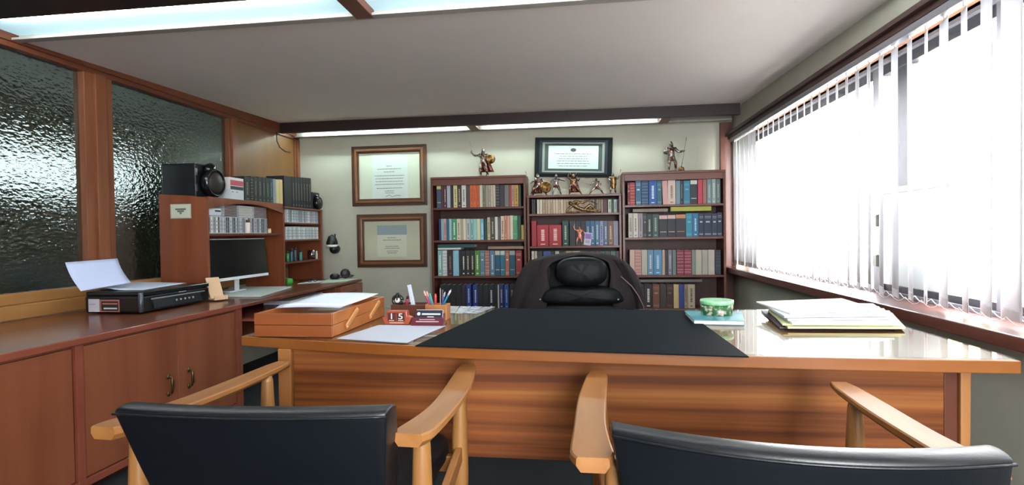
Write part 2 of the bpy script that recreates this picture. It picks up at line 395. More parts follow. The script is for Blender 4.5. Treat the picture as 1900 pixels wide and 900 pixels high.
# ================================================================ VERTICAL BLIND
bl = empty('vertical_blind', (1.42, 3.4, 1.98), 'white fabric vertical blind hanging across the long window', 'blind')
by = 3.4
q = MB(); q.box(-.025, .02, .86-by, 5.30-by, -.02, .012); q.build('head_rail', mat('9a9aa2', .3, .7), bl, bevel=.002)
ys = []; y = 5.24
while y > .95: ys.append(y); y -= .112
prev = None; slat_x = []
for i, y in enumerate(ys):
    if i < 6: ang = R([3, 6, 1, 5, 2, 4][i])
    elif y > 2.7: ang = R(20+random.uniform(-1.5, 1.5))
    else: ang = R([17, 22, 27, 19, 25, 20, 11, 18, 16, 18, 16, 18][min(11, int((2.7-y)/.112))])
    d = Vector((math.sin(ang), math.cos(ang), 0)); nrm = Vector((d.y, -d.x, 0))
    lean = random.uniform(-.012, .012)
    def fn(u, v, d=d, nrm=nrm, lean=lean):
        s_ = (u-.5)*.127; p = d*s_+nrm*(.006*(1-(2*u-1)**2)); return (p.x, p.y+lean*(1-v), -.03-1.135*(1-v))
    sl = MB().grid(fn, 8, 6, th=.0008).build('slat', SLAT, bl, smooth=True, loc=(0, y-by, 0))
    bz = -.03-1.135
    p0 = d*-.055; p1 = d*.055
    w_ = MB(); w_.quad((p0.x-nrm.x*.002, p0.y-nrm.y*.002+lean, bz), (p1.x-nrm.x*.002, p1.y-nrm.y*.002+lean, bz), (p1.x-nrm.x*.002, p1.y-nrm.y*.002+lean, bz+.035), (p0.x-nrm.x*.002, p0.y-nrm.y*.002+lean, bz+.035), .004)
    w_.build('slat_weight', mat('c4bcc0', .5), sl)
    q = MB(); q.tube([(0, 0, -.03), (0, 0, -.01)], .004, 6); q.build('slat_hook', WHITE, sl)
for s_ in (-.05, .05):
    pts = []
    for a, c in zip(ys[:-1], ys[1:]):
        for t, dz in ((0, 0), (.25, -.016), (.5, -.022), (.75, -.016)): pts.append((s_*.6, a+(c-a)*t-by+s_*.4, -1.15+dz))
    MB().tube(pts, .0014, 5).build('bead_chain', WHITE, bl)
# ================================================================ BOOKCASES
def bookcase(nm, x0, x1, ztop, shelves, label, valance=.06, nshelf=None):
    y0, y1 = 5.15, 5.44; cx = (x0+x1)/2; e = empty(nm, (cx, 5.295, 0), label, 'bookcase'); dy0, dy1 = y0-5.295, y1-5.295
    for s_ in (x0, x1-.022): MB().box(s_-cx, s_+.022-cx, dy0, dy1, 0, ztop-.022).build('side_panel', W_BOOKZ, e, bevel=.002)
    MB().box(x0-cx, x1-cx, dy0-.005, dy1, ztop-.022, ztop).build('top_panel', W_BOOK, e, bevel=.003)
    if valance: MB().box(x0+.022-cx, x1-.022-cx, dy0, dy0+.018, ztop-.022-valance, ztop-.022).build('valance', W_BOOK, e, bevel=.002)
    MB().box(x0+.022-cx, x1-.022-cx, dy1-.008, dy1, .08, ztop-.022).build('back_panel', W_BOOKD, e)
    for z in shelves: MB().box(x0+.022-cx, x1-.022-cx, dy0+.004, dy1-.008, z-.02, z).build('shelf', W_BOOK, e, bevel=.0015)
    MB().box(x0+.022-cx, x1-.022-cx, dy0+.02, dy0+.04, 0, .08).build('plinth', W_BOOKZ, e)
    return e
ZL = [1.392, 1.072, .722, .40, .08]; ZM = [1.315, 1.005, .70, .40, .08]; ZR = [1.380, 1.076, .722, .41, .08]
bookcase('bookcase', -1.462, -.525, 1.692, ZL, 'tall reddish wood bookcase left of the leather chair, one bronze warrior on top')
bookcase('bookcase', -.515, .375, 1.492, ZM, 'lower middle bookcase behind the leather chair, row of warriors on top', valance=0)
bookcase('bookcase', .385, 1.315, 1.688, ZR, 'tall reddish wood bookcase nearest the window, armoured figurine on top')

def br(h, k=.98):
    return ''.join('%02x' % min(245, int(int(h[i:i+2], 16)*k)) for i in (0, 2, 4))
def make_book(nm, w_, d, h, hexc, style, deco, label, group, cat='book'):
    q = MB(); t = min(.003, w_*.15)
    q.box(0, w_, 0, t, 0, h, 0); q.box(0, t, t, d, 0, h, 0); q.box(w_-t, w_, t, d, 0, h, 0)
    q.box(t, w_-t, t, d-.004, .003, h-.004, 1)
    e = .0006; g = w_*.12
    if style == 'band':
        for z in (.08, .12, .80, .86): q.box(g, w_-g, -e, 0, h*z, h*z+.003, 2)
        q.box(w_*.25, w_*.75, -e, 0, h*.6, h*.66, 2)
    elif style == 'title':
        z = h*.25; rnd = random.Random(hash((hexc, round(w_, 4))) & 255)
        while z < h*.78:
            l = rnd.uniform(.006, .016); q.box(w_*.36, w_*.64, -e, 0, z, z+l, 2); z += l+.004
        q.box(w_*.3, w_*.7, -e, 0, h*.07, h*.11, 2)
    elif style == 'top': q.box(.001, w_-.001, -e, 0, h*.82, h*.985, 2); q.box(g, w_-g, -e, 0, h*.22, h*.25, 2)
    elif style == 'rings':
        for z in (.1, .2, .35, .5, .62, .74, .86): q.box(g*.4, w_-g*.4, -e, 0, h*z, h*z+.004, 2)
    o = q.build(nm, [mat(br(hexc), .55), mat('d8d0be', .9), mat(br(deco), .5)])
    return tag(o, label, cat, group)
# an item: (name of colour, hex, left px, right px, top px or None, style, deco hex, kind, lean)
def row_y(items, sc, ox, oy, Y, z0, where, group, top, depth=.17, noun='book', order='from left'):
    n = 0
    for it in items:
        cn, hx, a, c = it[:4]; tp = it[4] if len(it) > 4 and it[4] else top
        st = it[5] if len(it) > 5 else 'plain'; dc = it[6] if len(it) > 6 else 'd8d0b8'; lean = it[7] if len(it) > 7 else 0
        ym = oy+(tp+60)/sc
        pa = on_y(ox+a/sc, oy+tp/sc, Y); pc = on_y(ox+c/sc, oy+tp/sc, Y)
        h = pa.z-z0; lo_, hi_ = (-1.438, -.549) if pa.x < -.52 else (-.491, .351) if pa.x < .38 else (.409, 1.291)
        pa.x = max(pa.x, lo_); pc.x = min(pc.x, hi_); w_ = pc.x-pa.x-.0012
        lab = '%s %s, %s %s on %s' % (cn, noun, ordn(n), order, where)
        o = make_book('book', w_, depth, h, hx, st, dc, lab, group)
        # where the spine stands at the shelf: average of the top position (leans are small)
        o.location = (pa.x+max(0, -h*math.sin(lean)), Y, z0+.0005+(w_*math.sin(lean) if lean > 0 else 0)); o.rotation_euler = (0, lean, 0); n += 1
def flat_book(px0, px1, py0, py1, sc, ox, oy, Y, zb, hx, label, group, cover_top=None, depth=.16):
    a = on_y(ox+px0/sc, oy+py0/sc, Y); c = on_y(ox+px1/sc, oy+py1/sc, Y); th = max(.006, a.z-c.z)
    q = MB(); wd = c.x-a.x; t = min(.0025, th*.2)
    q.box(0, wd, 0, depth, 0, t, 0); q.box(0, wd, 0, depth, th-t, th, 0); q.box(0, wd, 0, .004, t, th-t, 0); q.box(.003, wd-.003, .004, depth-.004, t, th-t, 1)
    o = q.build('book', [mat(br(hx), .55), mat('d8d0be', .9)], loc=(a.x, Y, zb)); tag(o, label, 'book', group); return th
YS = 5.185
S1 = [('navy','3a4a66',765,803,0,'top','c8bc70'),('maroon','4e2a34',804,824),('dark plum','5a2f3e',825,845,0,'title'),('pale grey','a8aeb8',850,880,560),('black','26262a',882,903),('cream','d8c890',905,937,0,'title','7a5a3a'),('dark brown','3a3028',938,971,0,'title','b8a888'),('white','d6d2c8',973,1010,0,'title','555560'),('dark grey','4a4448',1012,1040),
('orange','d0622c',1042,1068,0,'title','8a3010'),('bright orange','d8662a',1069,1095,0,'title','8a3010'),('burnt orange','c85a28',1096,1122,0,'title','8a3010'),('cream white','d4cdb4',1124,1147),('olive grey','82806a',1148,1172,0,'title','3a3a30'),('taupe','a09484',1174,1194),('pale taupe','aca090',1195,1216,0,'title','6a5a4a'),('beige','bcb09a',1217,1236),('light beige','c6baa4',1237,1256),('charcoal black','26282c',1257,1290,550,'rings','8a8a8a'),('near-black','302c30',1292,1330),('mid grey','74706e',1332,1368),('brick red','943a34',1370,1389),('dusty pink','b48c80',1390,1412,0,'title','7a3030'),('ochre','b8903e',1413,1448,0,'title','6a4a1a'),('bottle green','2e4234',1450,1468)]
row_y(S1, 4.5, 640, 220, YS, ZL[0], 'top shelf of left bookcase', 'books on the top shelf of the left bookcase', 556)
S2 = [('dark blue','26346a',785,802),('pale teal','8cb0ac',803,822),('pink','c09aa4',823,846,0,'title','8a3a4a'),('teal blue','2e6678',848,868),('pale blue','a0bcc8',869,891),('emerald green','48966e',893,931,0,'title','e0e8d8'),('ivory','d2cab0',933,965,0,'title','7a6a5a'),('tan','b0a488',966,985),('cream','d6cfb6',986,1010),('ash grey','b4bab4',1012,1045,0,'title','5a6a6a'),('aqua','8cbcb8',1047,1073,0,'title','2a5a6a'),('light turquoise','98c6c0',1074,1102),('pale yellow','d8d0a0',1103,1130),('sky blue','6cb0c8',1132,1158,0,'title','e8f0f0'),('dark green','28483a',1165,1186),('beige','b8ac90',1188,1212,105,'title','5a4a3a'),('dark olive','3e3e34',1214,1251,105,'title','b8b0a0'),('white','d8d4ca',1252,1275,102),('slate','54585c',1276,1298,102),('pale peach','d0b4a0',1300,1330,95,'title','6a4a3a'),('salmon','cc8870',1332,1352,92,'title','7a3020'),('pale salmon','d29a80',1353,1376,92),('warm white','d6cdb8',1378,1403,90),('leaf green','4c9066',1404,1440,92,'top','68b080'),('deep green','204a34',1441,1468,92)]
row_y(S2, 4.5, 640, 380, YS, ZL[1], 'second shelf of left bookcase', 'books on the second shelf of the left bookcase', 118)
row_y([('short mustard','b0923c',1472,1494,168)], 4.5, 640, 380, YS, ZL[1], 'second shelf of left bookcase, at its right end', 'short books at shelf ends', 168)
S3 = [('pale turquoise','7cb0a8',775,812,0,'title','e0e8e0'),('white patterned','ccd0d0',814,851,0,'rings','6a7a90'),('maroon black','34242a',855,900,0,'title','8a6a5a'),('light blue','88b8c8',902,950,0,'plain'),('black','1e1e22',955,971),('black and white','1c1c1e',973,1006,0,'title','e8e4dc'),('black','202022',1008,1044,0,'title','c8b890'),('jet black','1a1c1c',1046,1082,0,'title','c8b890'),('grass green','4c8436',1084,1126,0,'title','d8dcc0'),('steel blue','5a7890',1128,1166,0,'band','c8c8b8'),('brown pink','9a6a5c',1168,1207,0,'rings','d0b8a0'),('slate blue','5c7a94',1210,1250,0,'title','c8d4dc'),('petrol','205468',1252,1295,0,'top','c0b8a4'),('teal','287082',1297,1336,0,'top','b8c4b8'),('salmon brown','a86454',1338,1371,0,'band','d8c0a8'),('deep teal','1e5468',1373,1421,0,'top','98a098'),('dark red','8e2832',1425,1476,0,'band','d8a878')]
row_y(S3, 4.5, 640, 380, YS, ZL[2], 'third shelf of left bookcase', 'books on the third shelf of the left bookcase', 382)
z = on_y(820, 464, YS).z+.003
t_ = flat_book(775, 968, 366, 379, 4.5, 640, 380, YS, z, 'd0d0c8', 'thin white book lying flat atop third-shelf books, left bookcase', 'books lying flat on other books')
flat_book(775, 1080, 342, 366, 4.5, 640, 380, YS, z+t_+.001, '1e4c50', 'dark teal book lying flat on the thin white one, left bookcase', 'books lying flat on other books')
flat_book(1195, 1490, 357, 376, 4.5, 640, 380, YS, z, '9a7a64', 'tan book lying flat at right above third-shelf books, left bookcase', 'books lying flat on other books')
S4 = [('black','22242a',795,836,0,'title','b0b0a8'),('charcoal','1c1e22',838,880),('jet black','18191d',882,926),('black','1c1d22',928,970),('inky','1a1c26',972,1012),('royal blue','1e3a84',1014,1052,0,'title','b8c4dc'),('dark blue','1c3474',1068,1110,0,'title','b8c4dc'),('black','16181e',1112,1150),('smoky black','1c1e24',1152,1196),('black lettered','1a2028',1198,1245,0,'title','c8d0d0'),('black','1a1c20',1247,1272),('thin cream','c8c4b0',1275,1286),('navy','1c2f66',1288,1324,0,'title','a8b4cc'),('blue','24468c',1330,1367,0,'title','a8b4cc'),('black','1c1c20',1372,1418,0,'title','a89a80'),('black','18181c',1420,1470)]
row_y(S4, 4.5, 640, 380, YS, ZL[3], 'fourth shelf of left bookcase', 'books on the fourth shelf of the left bookcase', 668)
# middle bookcase
M1 = [('dark grey','3a3638',75,90),('charcoal','322c2c',91,106),('white','c4bcaa',118,140),('cream','cfc3a8',142,163)]
x = 165
cols = ['b49c80','ac9478','bca488','b09a80','c2ac90','c8b496','bea68a','c4b092','baa286','ae967c','a89278','b09a7e','a48c72','9c866e','a89078','a0886e','96806a','a48e76','9e8870','907a66','988270','8c7462']
nm_ = ['tan','beige','sandy','fawn','pale tan','light sand','dun','oatmeal','buff','brownish']
for k in range(20):
    M1.append((nm_[k % 10]+' thin', cols[k], x, x+20.5, 0, 'title' if k % 3 == 0 else 'plain', '6a5a4a')); x += 21.8
M1 += [('dark','3c3030',602,611),('taupe','8a7462',613,632),('grey brown','806a5c',633,652),('mushroom','8c786a',653,671),('maroon','5a3034',673,706),('pale green','a8b4a0',711,740,0,'title','405040'),('dark green','38483c',742,757),('pale teal','a0b4ac',759,785,0,'title','405050'),('dark maroon','3a2228',788,806)]
row_y(M1, 4.5, 970, 220, YS, ZM[0], 'top shelf of middle bookcase', 'thin volumes on the top shelf of the middle bookcase', 676, depth=.14, noun='journal')
M2 = [('red','a02030',160,200),('crimson','a8202e',205,300,78,'title','e8c8c0'),('scarlet','aa222e',304,405,78,'title','e8c8c0'),('dark green','1e443c',412,464,0,'title','a8b8a0'),('black','22262e',472,520),('dark navy','1e2636',522,562),('black','20242c',564,602),('blue','2e5878',604,642,0,'title','a8c0cc'),('steel blue','34607e',643,680,0,'title','a8c0cc'),('teal blue','44708a',682,716,0,'title','c8d4d8'),('lavender','8a8cae',718,750,0,'title','383a5a'),('blue grey','54687e',752,785,0,'title','c8c8d0'),('brown','7c5c4c',787,830,0,'title','c8b090'),('lilac grey','8e8a9e',832,870),('navy','283250',872,892)]
row_y(M2, 4.42, 950, 400, YS, ZM[1], 'second shelf of middle bookcase', 'books on the second shelf of the middle bookcase', 45)
M3 = [('white','c0bcb0',160,181),('cream','b8b09a',183,206),('dark','2c2a2c',208,250),('blue','2e4678',256,320),('charcoal','2c2e34',322,352),('pale','c0b8a8',355,385),('black','242428',387,440),('tan','a88c6c',442,500),('cream','c4b898',502,560),('dark brown','3c2a28',562,640),('maroon','4a2830',642,718),('green','2c5048',720,762),('olive','4a5048',764,806),('teal','3c6a64',808,850),('purple','5c4050',852,896)]
row_y(M3, 4.42, 950, 400, YS, ZM[2], 'third shelf of middle bookcase', 'books on the third shelf of the middle bookcase', 292)
# right bookcase
R1 = [('dark red','7c2c2c',92,120,125,'band','d8a890'),('red','9c3430',122,182,120,'rings','d8907a'),('steel blue','3a6484',188,254,0,'band','c8d8e0'),('dark blue','1e4468',258,340,0,'rings','7aa0b8'),('bright blue','1e56a0',346,441,0,'title','d8e4f0'),('dark teal','24586a',443,500,0,'band','70b0a8'),('pale pink','cc9c94',503,566,0,'plain','b08080',R(-2)),('cream pink','ccb8a8',573,664,92,'title','7a5a50'),('grey teal','6c8890',668,720),('navy black','24263a',722,756,0,'title','8a7a6a'),('teal','2a7890',760,839,0,'band','60b0b8'),('black with white top','24262c',841,924,90,'top','c8c8c0'),('raspberry red','b83448',930,986,82,'plain'),('brown pink','946058',990,1036,82),('grey green','708888',1040,1095,78,'title','a8b8b0'),('pale grey green','8c9c94',1097,1146,80,'title','c8d0c8'),('dull green','5c706a',1148,1200,80,'title','98a8a0')]
row_y(R1, 6.43, 1150, 320, YS, ZR[0], 'top shelf of right bookcase', 'books on the top shelf of the right bookcase', 100)
R2 = [('cream','b8b0a0',102,156,0,'title','6a6458'),('white','c8c0b4',158,218,0,'title','6a6458'),('lilac grey','968a90',220,275,0,'title','5a5058'),('charcoal','343436',278,320,0,'band','8a8a80'),('black green','222e2c',322,386,500,'title','a8b8b0'),('dark greenish','3c5048',388,464,500,'title','90a898'),('black with pink top','26262e',468,568,510,'top','c8a8a0'),('black with blush top','24242c',570,666,506,'top','c8a8a0'),('black with orange label','20222c',668,786,500,'top','c07848'),('turquoise','2a8098',788,865,0,'band','60b0b8'),('blue','24688c',867,938,0,'title','a8d0d8'),('navy','1e2c44',940,1001,0,'band','a8b4c0'),('dark navy','1c2840',1003,1098,0,'band','a8b4c0'),('midnight','202c42',1100,1160,0,'band','a8b4c0'),('deep navy','1c263c',1162,1250,478,'band','a8b4c0')]
row_y(R2, 6.43, 1150, 320, YS, ZR[1], 'second shelf of right bookcase', 'books on the second shelf of the right bookcase', 488)
z = on_y(1180, 394.5, YS).z+.004
flat_book(155, 575, 455, 484, 6.43, 1150, 320, YS, z, '84786a', 'taupe book lying flat above second-shelf books, right bookcase', 'books lying flat on other books')
flat_book(605, 1092, 424, 466, 6.43, 1150, 320, YS, z+.002, 'a8a83c', 'yellow-green book lying flat above second-shelf books, right bookcase', 'books lying flat on other books')
R3 = [('pinkish cream','c4a898',966,1006),('red and cream','b88a80',1008,1061,0,'rings','8a3038'),('cream','b0ac9c',1063,1109),('blue grey','5c809a',1111,1160,0,'title','c8d4dc'),('blue','4880a4',1162,1230,0,'title','b8d0dc'),('tan','b0907c',1232,1255),('black','2a2628',1257,1278),('grey lavender','6c6878',1280,1312,0,'title','b8b0b8'),('green grey','5c7068',1315,1346),('dark red','7c1c34',1350,1410,0,'rings','d0a0a8'),('wine red','801e34',1412,1471,0,'rings','d0a0a8'),('sage','788478',1474,1502),('cream grey','a8a490',1504,1556),('pale grey','9c9a8c',1558,1606),('light stone','b0a898',1608,1662),('dark navy','242a38',1666,1712,0,'rings','4a5468')]
row_y(R3, 4.42, 950, 400, YS, ZR[2], 'third shelf of right bookcase', 'books on the third shelf of the right bookcase', 282)
R4 = [('black','201a1c',1020,1083,0,'title','b8a8a0'),('black white-lettered','241a1c',1085,1152,0,'title','d8d0c8'),('brown','6c4030',1154,1211,0,'band','a88060'),('grey brown','3c3230',1214,1265),('dark brown','3c1e1c',1267,1321,0,'band','8a5a48'),('pale yellow','c0ac74',1325,1368),('blue','243c84',1370,1410),('tan','8c7c64',1412,1440,0,'title','4a4038'),('cream','b0a288',1442,1500,0,'title','5a5048')]
row_y(R4, 4.42, 950, 400, YS, ZR[3], 'fourth shelf of right bookcase', 'books on the fourth shelf of the right bookcase', 565)
z = on_y(1220, 400+546/4.42, YS).z
flat_book(1025, 1560, 526, 546, 4.42, 950, 400, YS, z, '6c6460', 'grey flat file lying on top of fourth-shelf books, right bookcase', 'books lying flat on other books')

# ================================================================ FRAMES ON THE BACK WALL
def framed(nm, c0, c1, c2, c3, fw, fmat, parts, label, rz=0, ax=1.0):
    """corners px: top-left, bottom-right ... average box on the wall plane, rotated by rz"""
    P = [on_y(*c, 5.44) for c in (c0, c1, c2, c3)]
    cx = sum(p.x for p in P)/4; cz = sum(p.z for p in P)/4
    W = ((P[1].x-P[0].x)+(P[2].x-P[3].x))/4; H = ((P[0].z-P[3].z)+(P[1].z-P[2].z))/4
    W /= ax
    e = empty(nm, (cx, 5.447, cz), label, 'picture frame', 'framed certificates on the back wall'); e.rotation_euler = (0, rz, 0); e.scale = (ax, 1, 1)
    def ring(a, w_, y0, y1, nm2, mt, par=e):
        q = MB(); i = a+w_
        q.prism([(-W+a, -H+a), (W-a, -H+a), (W-i, -H+i), (-W+i, -H+i)], y0, y1, 'y'); q.prism([(-W+a, H-a), (-W+i, H-i), (W-i, H-i), (W-a, H-a)], y0, y1, 'y')
        q.prism([(-W+a, -H+a), (-W+i, -H+i), (-W+i, H-i), (-W+a, H-a)], y0, y1, 'y'); q.prism([(W-a, -H+a), (W-a, H-a), (W-i, H-i), (W-i, -H+i)], y0, y1, 'y')
        return q.build(nm2, mt, par, bevel=.002)
    ring(0, fw*.45, -.026, 0, 'outer_moulding', fmat[0]); ring(fw*.45, fw*.3, -.032, 0, 'middle_moulding', fmat[1]); ring(fw*.75, fw*.25, -.02, 0, 'inner_moulding', fmat[2])
    MB().box(-W+fw, W-fw, -.006, -.001, -H+fw, H-fw).build('mat_board', parts[0], e)
    return e, W, H
def lines(par, cx, zs, ws, th, mt, y=-.0095):
    q = MB(); rnd = random.Random(int(abs(cx)*1000)+len(zs))
    for z_, w_ in zip(zs, ws):
        x_ = cx-w_/2
        while x_ < cx+w_/2:
            l = rnd.uniform(.008, .03); q.box(x_, min(x_+l, cx+w_/2), y-.0005, y, z_-th/2, z_+th/2); x_ += l+.004
    return q.build('printed_text', mt, par)
INK = mat('6a6a68', .8); INK2 = mat('4a4a50', .8)
FB = [wood('frame_outer', '4c2c1c', '603a24', 'x', .35, .2), wood('frame_gold', '7c5430', '8e653a', 'x', .3, .3), mat('5a2e20', .35)]
e, W, H = framed('framed_certificate', (652, 272), (791, 268.5), (793.5, 381), (656, 382.5), .075, FB, [mat('c9cfba', .85)], 'brown wood framed certificate, upper of two left of the bookcases')
ps = MB().box(-.17, .22, -.009, -.006, -.27, .22).build('certificate_sheet', mat('cdd6cf', .8), e)
ps.location.x = -.02
lines(ps, .02, [.10, .07, .04, .0, -.03, -.06, -.09, -.13, -.16, -.18], [.06, .26, .12, .32, .3, .3, .31, .28, .10, .1], .006, INK)
q = MB(); q.tube([(-.02, -.0105, -.215), (.02, -.0105, -.20), (.05, -.0105, -.222), (.09, -.0105, -.205), (.14, -.0105, -.21)], .0022, 5); q.build('signature', mat('5a6078', .7), ps)
e, W, H = framed('framed_certificate', (663, 397.5), (791, 396.5), (794, 495.5), (664.5, 496), .075, FB, [mat('b9b9a2', .85)], 'brown wood framed certificate, lower of two left of the bookcases')
MB().box(-.16, .16, -.009, -.006, .06, .16).build('blue_heading_sheet', mat('8fa0a4', .8), e)
ps = MB().box(-.16, .16, -.0105, -.006, -.17, .06).build('certificate_sheet', mat('c4c6b2', .8), e)
lines(ps, 0, [.03, .005, -.06, -.08, -.11, -.13], [.10, .2, .14, .16, .12, .1], .006, INK, -.0105)
FBK = [mat('0b0d10', .6, spec=.2), mat('232a31', .6, spec=.3), mat('8f948c', .5)]
e, W, H = framed('framed_certificate', (990, 259), (1134, 252.5), (1138, 325), (995, 333), .062, FBK, [mat('42504a', .7)], 'black framed certificate propped tilted behind the small warriors', rz=R(2.2), ax=1.6)
ps = MB().box(-W+.085, W-.085, -.0105, -.006, -H+.085, H-.08).build('certificate_sheet', mat('cfdcd6', .8), e)
q = MB(); q.lathe([(.0, -.0115), (.018, -.0115), (.018, -.0105), (.0, -.0105)], (0, 0, .075), 12, axis='y'); q.build('seal_print', INK2, ps)
lines(ps, 0, [.035, .012, -.012, -.035, -.06, -.085], [.22, .17, .18, .2, .2, .18], .005, INK, -.0105)
# loose cable in the corner
q = MB(); pts = [on_x(*p, XL+.03) for p in ((513, 245), (514, 262), (519, 273), (529, 281), (538, 283))]
q.tube(pts, .006, 8); tag(q.build('cable', mat('3a1c14', .5), smooth=True), 'thin dark cable looping at the corner beside light trough', 'cable')
# ================================================================ LEFT CABINET
e = empty('low_cabinet', (-2.58, 1.6, 0), 'long reddish wood low cabinet along the glass partition, printer on top', 'cabinet')
ex, ey = -2.58, 1.6
def LB(q, nm, mt, par=None, bev=.002, **k): return q.build(nm, mt, par if par else e, bevel=bev, **k)
FX = -2.165
q = MB(); q.box(XL+.035-ex, FX+.012-ex, 0-ey, 3.17-ey, .682, .708); LB(q, 'top_board', W_CABT, bev=.003)
q = MB(); q.box(FX+.012-ex, FX+.022-ex, 0-ey, 3.17-ey, .678, .71); LB(q, 'front_edging', W_CABX, bev=.004)
q = MB(); q.box(XL+.04-ex, FX-.02-ex, 0-ey, 3.16-ey, .06, .682); LB(q, 'carcass', W_CAB)
q = MB(); q.box(XL+.1-ex, FX-.06-ex, 0-ey, 3.16-ey, 0, .06); LB(q, 'plinth', mat('2a1812', .6))
yd = on_x(147, 700, FX).y
for y_ in (yd-.02, 3.13): LB(MB().box(FX-.02-ex, FX+.008-ex, y_-ey, y_+.035-ey, .06, .678), 'stile', W_CABX)
LB(MB().box(FX-.02-ex, FX+.006-ex, 0-ey, 3.165-ey, .05, .085), 'bottom_rail', W_CABX)
BR = mat('6a5a3a', .35, .9)
ymid = (yd+.02+3.13)/2+.16
def door(y0, y1, hy=None):
    d = LB(MB().box(FX-.02-ex, FX-ex, y0-ey, y1-ey, .09, .665), 'door', W_CAB, bev=.003)
    if hy is not None:
        h = MB(); X0 = FX+.001-ex
        for z_ in (.315, .405): h.ball((X0+.004, hy-ey, z_), .012, (.5, .9, 1.2)); h.tube([(X0, hy-ey, z_), (X0+.02, hy-ey, z_)], .004, 6)
        h.tube([(X0+.02, hy-ey, .315), (X0+.026, hy-ey, .335), (X0+.026, hy-ey, .385), (X0+.02, hy-ey, .405)], [.004, .007, .007, .004], 8)
        h.build('handle', BR, d, smooth=True)
    return d
door(.05, yd-.03); 
ym = on_x(331, 700, FX).y
door(yd+.02, ym-.002, on_x(311, 700, FX).y); door(ym+.002, 3.125, on_x(349, 690, FX).y)

# ================================================================ COMPUTER DESK + HUTCH
DX = -2.17; DZ = .70
e = empty('computer_desk', (-2.58, 4.2, 0), 'reddish wood computer desk past the cabinet, hutch and monitor on it', 'desk')
ex, ey = -2.58, 4.2
LB(MB().box(XL+.03-ex, DX-ex, 3.21-ey, 5.12-ey, DZ-.022, DZ), 'desktop', W_CABT, bev=.004)
LB(MB().box(XL+.03-ex, DX-.02-ex, 3.21-ey, 3.235-ey, 0, DZ-.022), 'side_panel', W_CAB)
LB(MB().box(XL+.03-ex, DX-.1-ex, 5.08-ey, 5.10-ey, 0, DZ-.022), 'side_panel', W_CAB)
LB(MB().box(XL+.05-ex, XL+.07-ex, 3.235-ey, 5.08-ey, .2, DZ-.022), 'back_panel', W_CAB)
LB(MB().box(-2.62-ex, -2.06-ex, 3.26-ey, 4.55-ey, DZ-.118, DZ-.103), 'keyboard_tray', W_CABX)
LB(MB().box(-2.7-ex, DX-.03-ex, 4.60-ey, 5.08-ey, .04, DZ-.16), 'pedestal', W_CAB)
LB(MB().box(-2.7-ex, DX-.03-ex, 4.60-ey, 4.62-ey, DZ-.16, DZ-.022), 'tray_divider', W_CAB)
d = LB(MB().box(DX-.06-ex, DX+.012-ex, 4.64-ey, 5.10-ey, DZ-.155, DZ-.03), 'drawer', W_CAB, bev=.004)
MB().box(DX+.012-ex, DX+.02-ex, 4.77-ey, 4.97-ey, DZ-.10, DZ-.088).build('drawer_pull', mat('4a2418', .4), d, bevel=.002)
LB(MB().box(DX-.05-ex, DX-.01-ex, 4.64-ey, 5.08-ey, .08, DZ-.18), 'drawer', W_CAB, bev=.004)

HX = -2.565; HB = -2.93; HZ = 1.43
e = empty('desk_hutch', (-2.75, 4.3, DZ), 'reddish wood shelf hutch standing on the computer desk', 'shelf unit')
ex, ey, ez = -2.75, 4.3, DZ
H0, H1, H2 = 3.43, 4.41, 5.10
side = [(HB-ex, .001), (HX-ex, .001), (HX-ex, HZ-.035-ez), (HX-.012-ex, HZ-.02-ez), (HX-.12-ex, HZ-.004-ez), (HB-ex, HZ+.012-ez)]
q = MB(); q.prism([(a, c) for a, c in side], H0-ey, H0+.02-ey, 'y'); sp = LB(q, 'side_panel', W_HUT)
# photo-like sticker on the side
a_, c_ = on_y(316, 379, H0), on_y(355, 405, H0)
st = MB().box(a_.x-ex, c_.x-ex, H0-.001-ey, H0-ey, c_.z-ez, a_.z-ez).build('sticker', mat('a9a795', .7), sp)
q = MB(); mx_, mz_ = (a_.x+c_.x)/2-ex, (a_.z+c_.z)/2-ez
q.box(a_.x-ex+.008, c_.x-ex-.008, H0-.0016-ey, H0-.001-ey, c_.z-ez+.006, a_.z-ez-.006, 0)
q.box(mx_-.04, mx_+.04, H0-.0022-ey, H0-.0016-ey, mz_+.008, mz_+.02, 1); q.box(mx_-.025, mx_+.025, H0-.0022-ey, H0-.0016-ey, mz_-.006, mz_+.006, 1); q.prism([(mx_-.012, mz_-.008), (mx_+.012, mz_-.008), (mx_, mz_-.024)], H0-.0022-ey, H0-.0016-ey, 'y', 1)
q.build('sticker_print', [mat('b9bfae', .7), mat('5d6358', .7)], sp)
side2 = [(HB-ex, .001), (HX-ex, .001), (HX-ex, HZ-.06-ez), (HX-.02-ex, HZ-.035-ez), (HB-ex, HZ-.03-ez)]
LB(MB().prism(side2, H1-.02-ey, H1-ey, 'y'), 'divider_panel', W_HUT)
LB(MB().prism([(HB-ex, .001), (HX-ex, .001), (HX-ex, HZ-.053-ez), (HB-ex, HZ-.053-ez)], H2-.02-ey, H2-ey, 'y'), 'side_panel', W_HUT)
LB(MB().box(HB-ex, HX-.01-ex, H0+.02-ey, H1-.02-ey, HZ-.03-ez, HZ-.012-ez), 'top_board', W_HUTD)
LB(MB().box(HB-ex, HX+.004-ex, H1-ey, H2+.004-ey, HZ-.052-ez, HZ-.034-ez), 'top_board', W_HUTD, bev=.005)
LB(MB().box(HB-ex, HB+.008-ex, H0+.02-ey, H2-.02-ey, .12, HZ-.06-ez), 'back_panel', W_HUT)
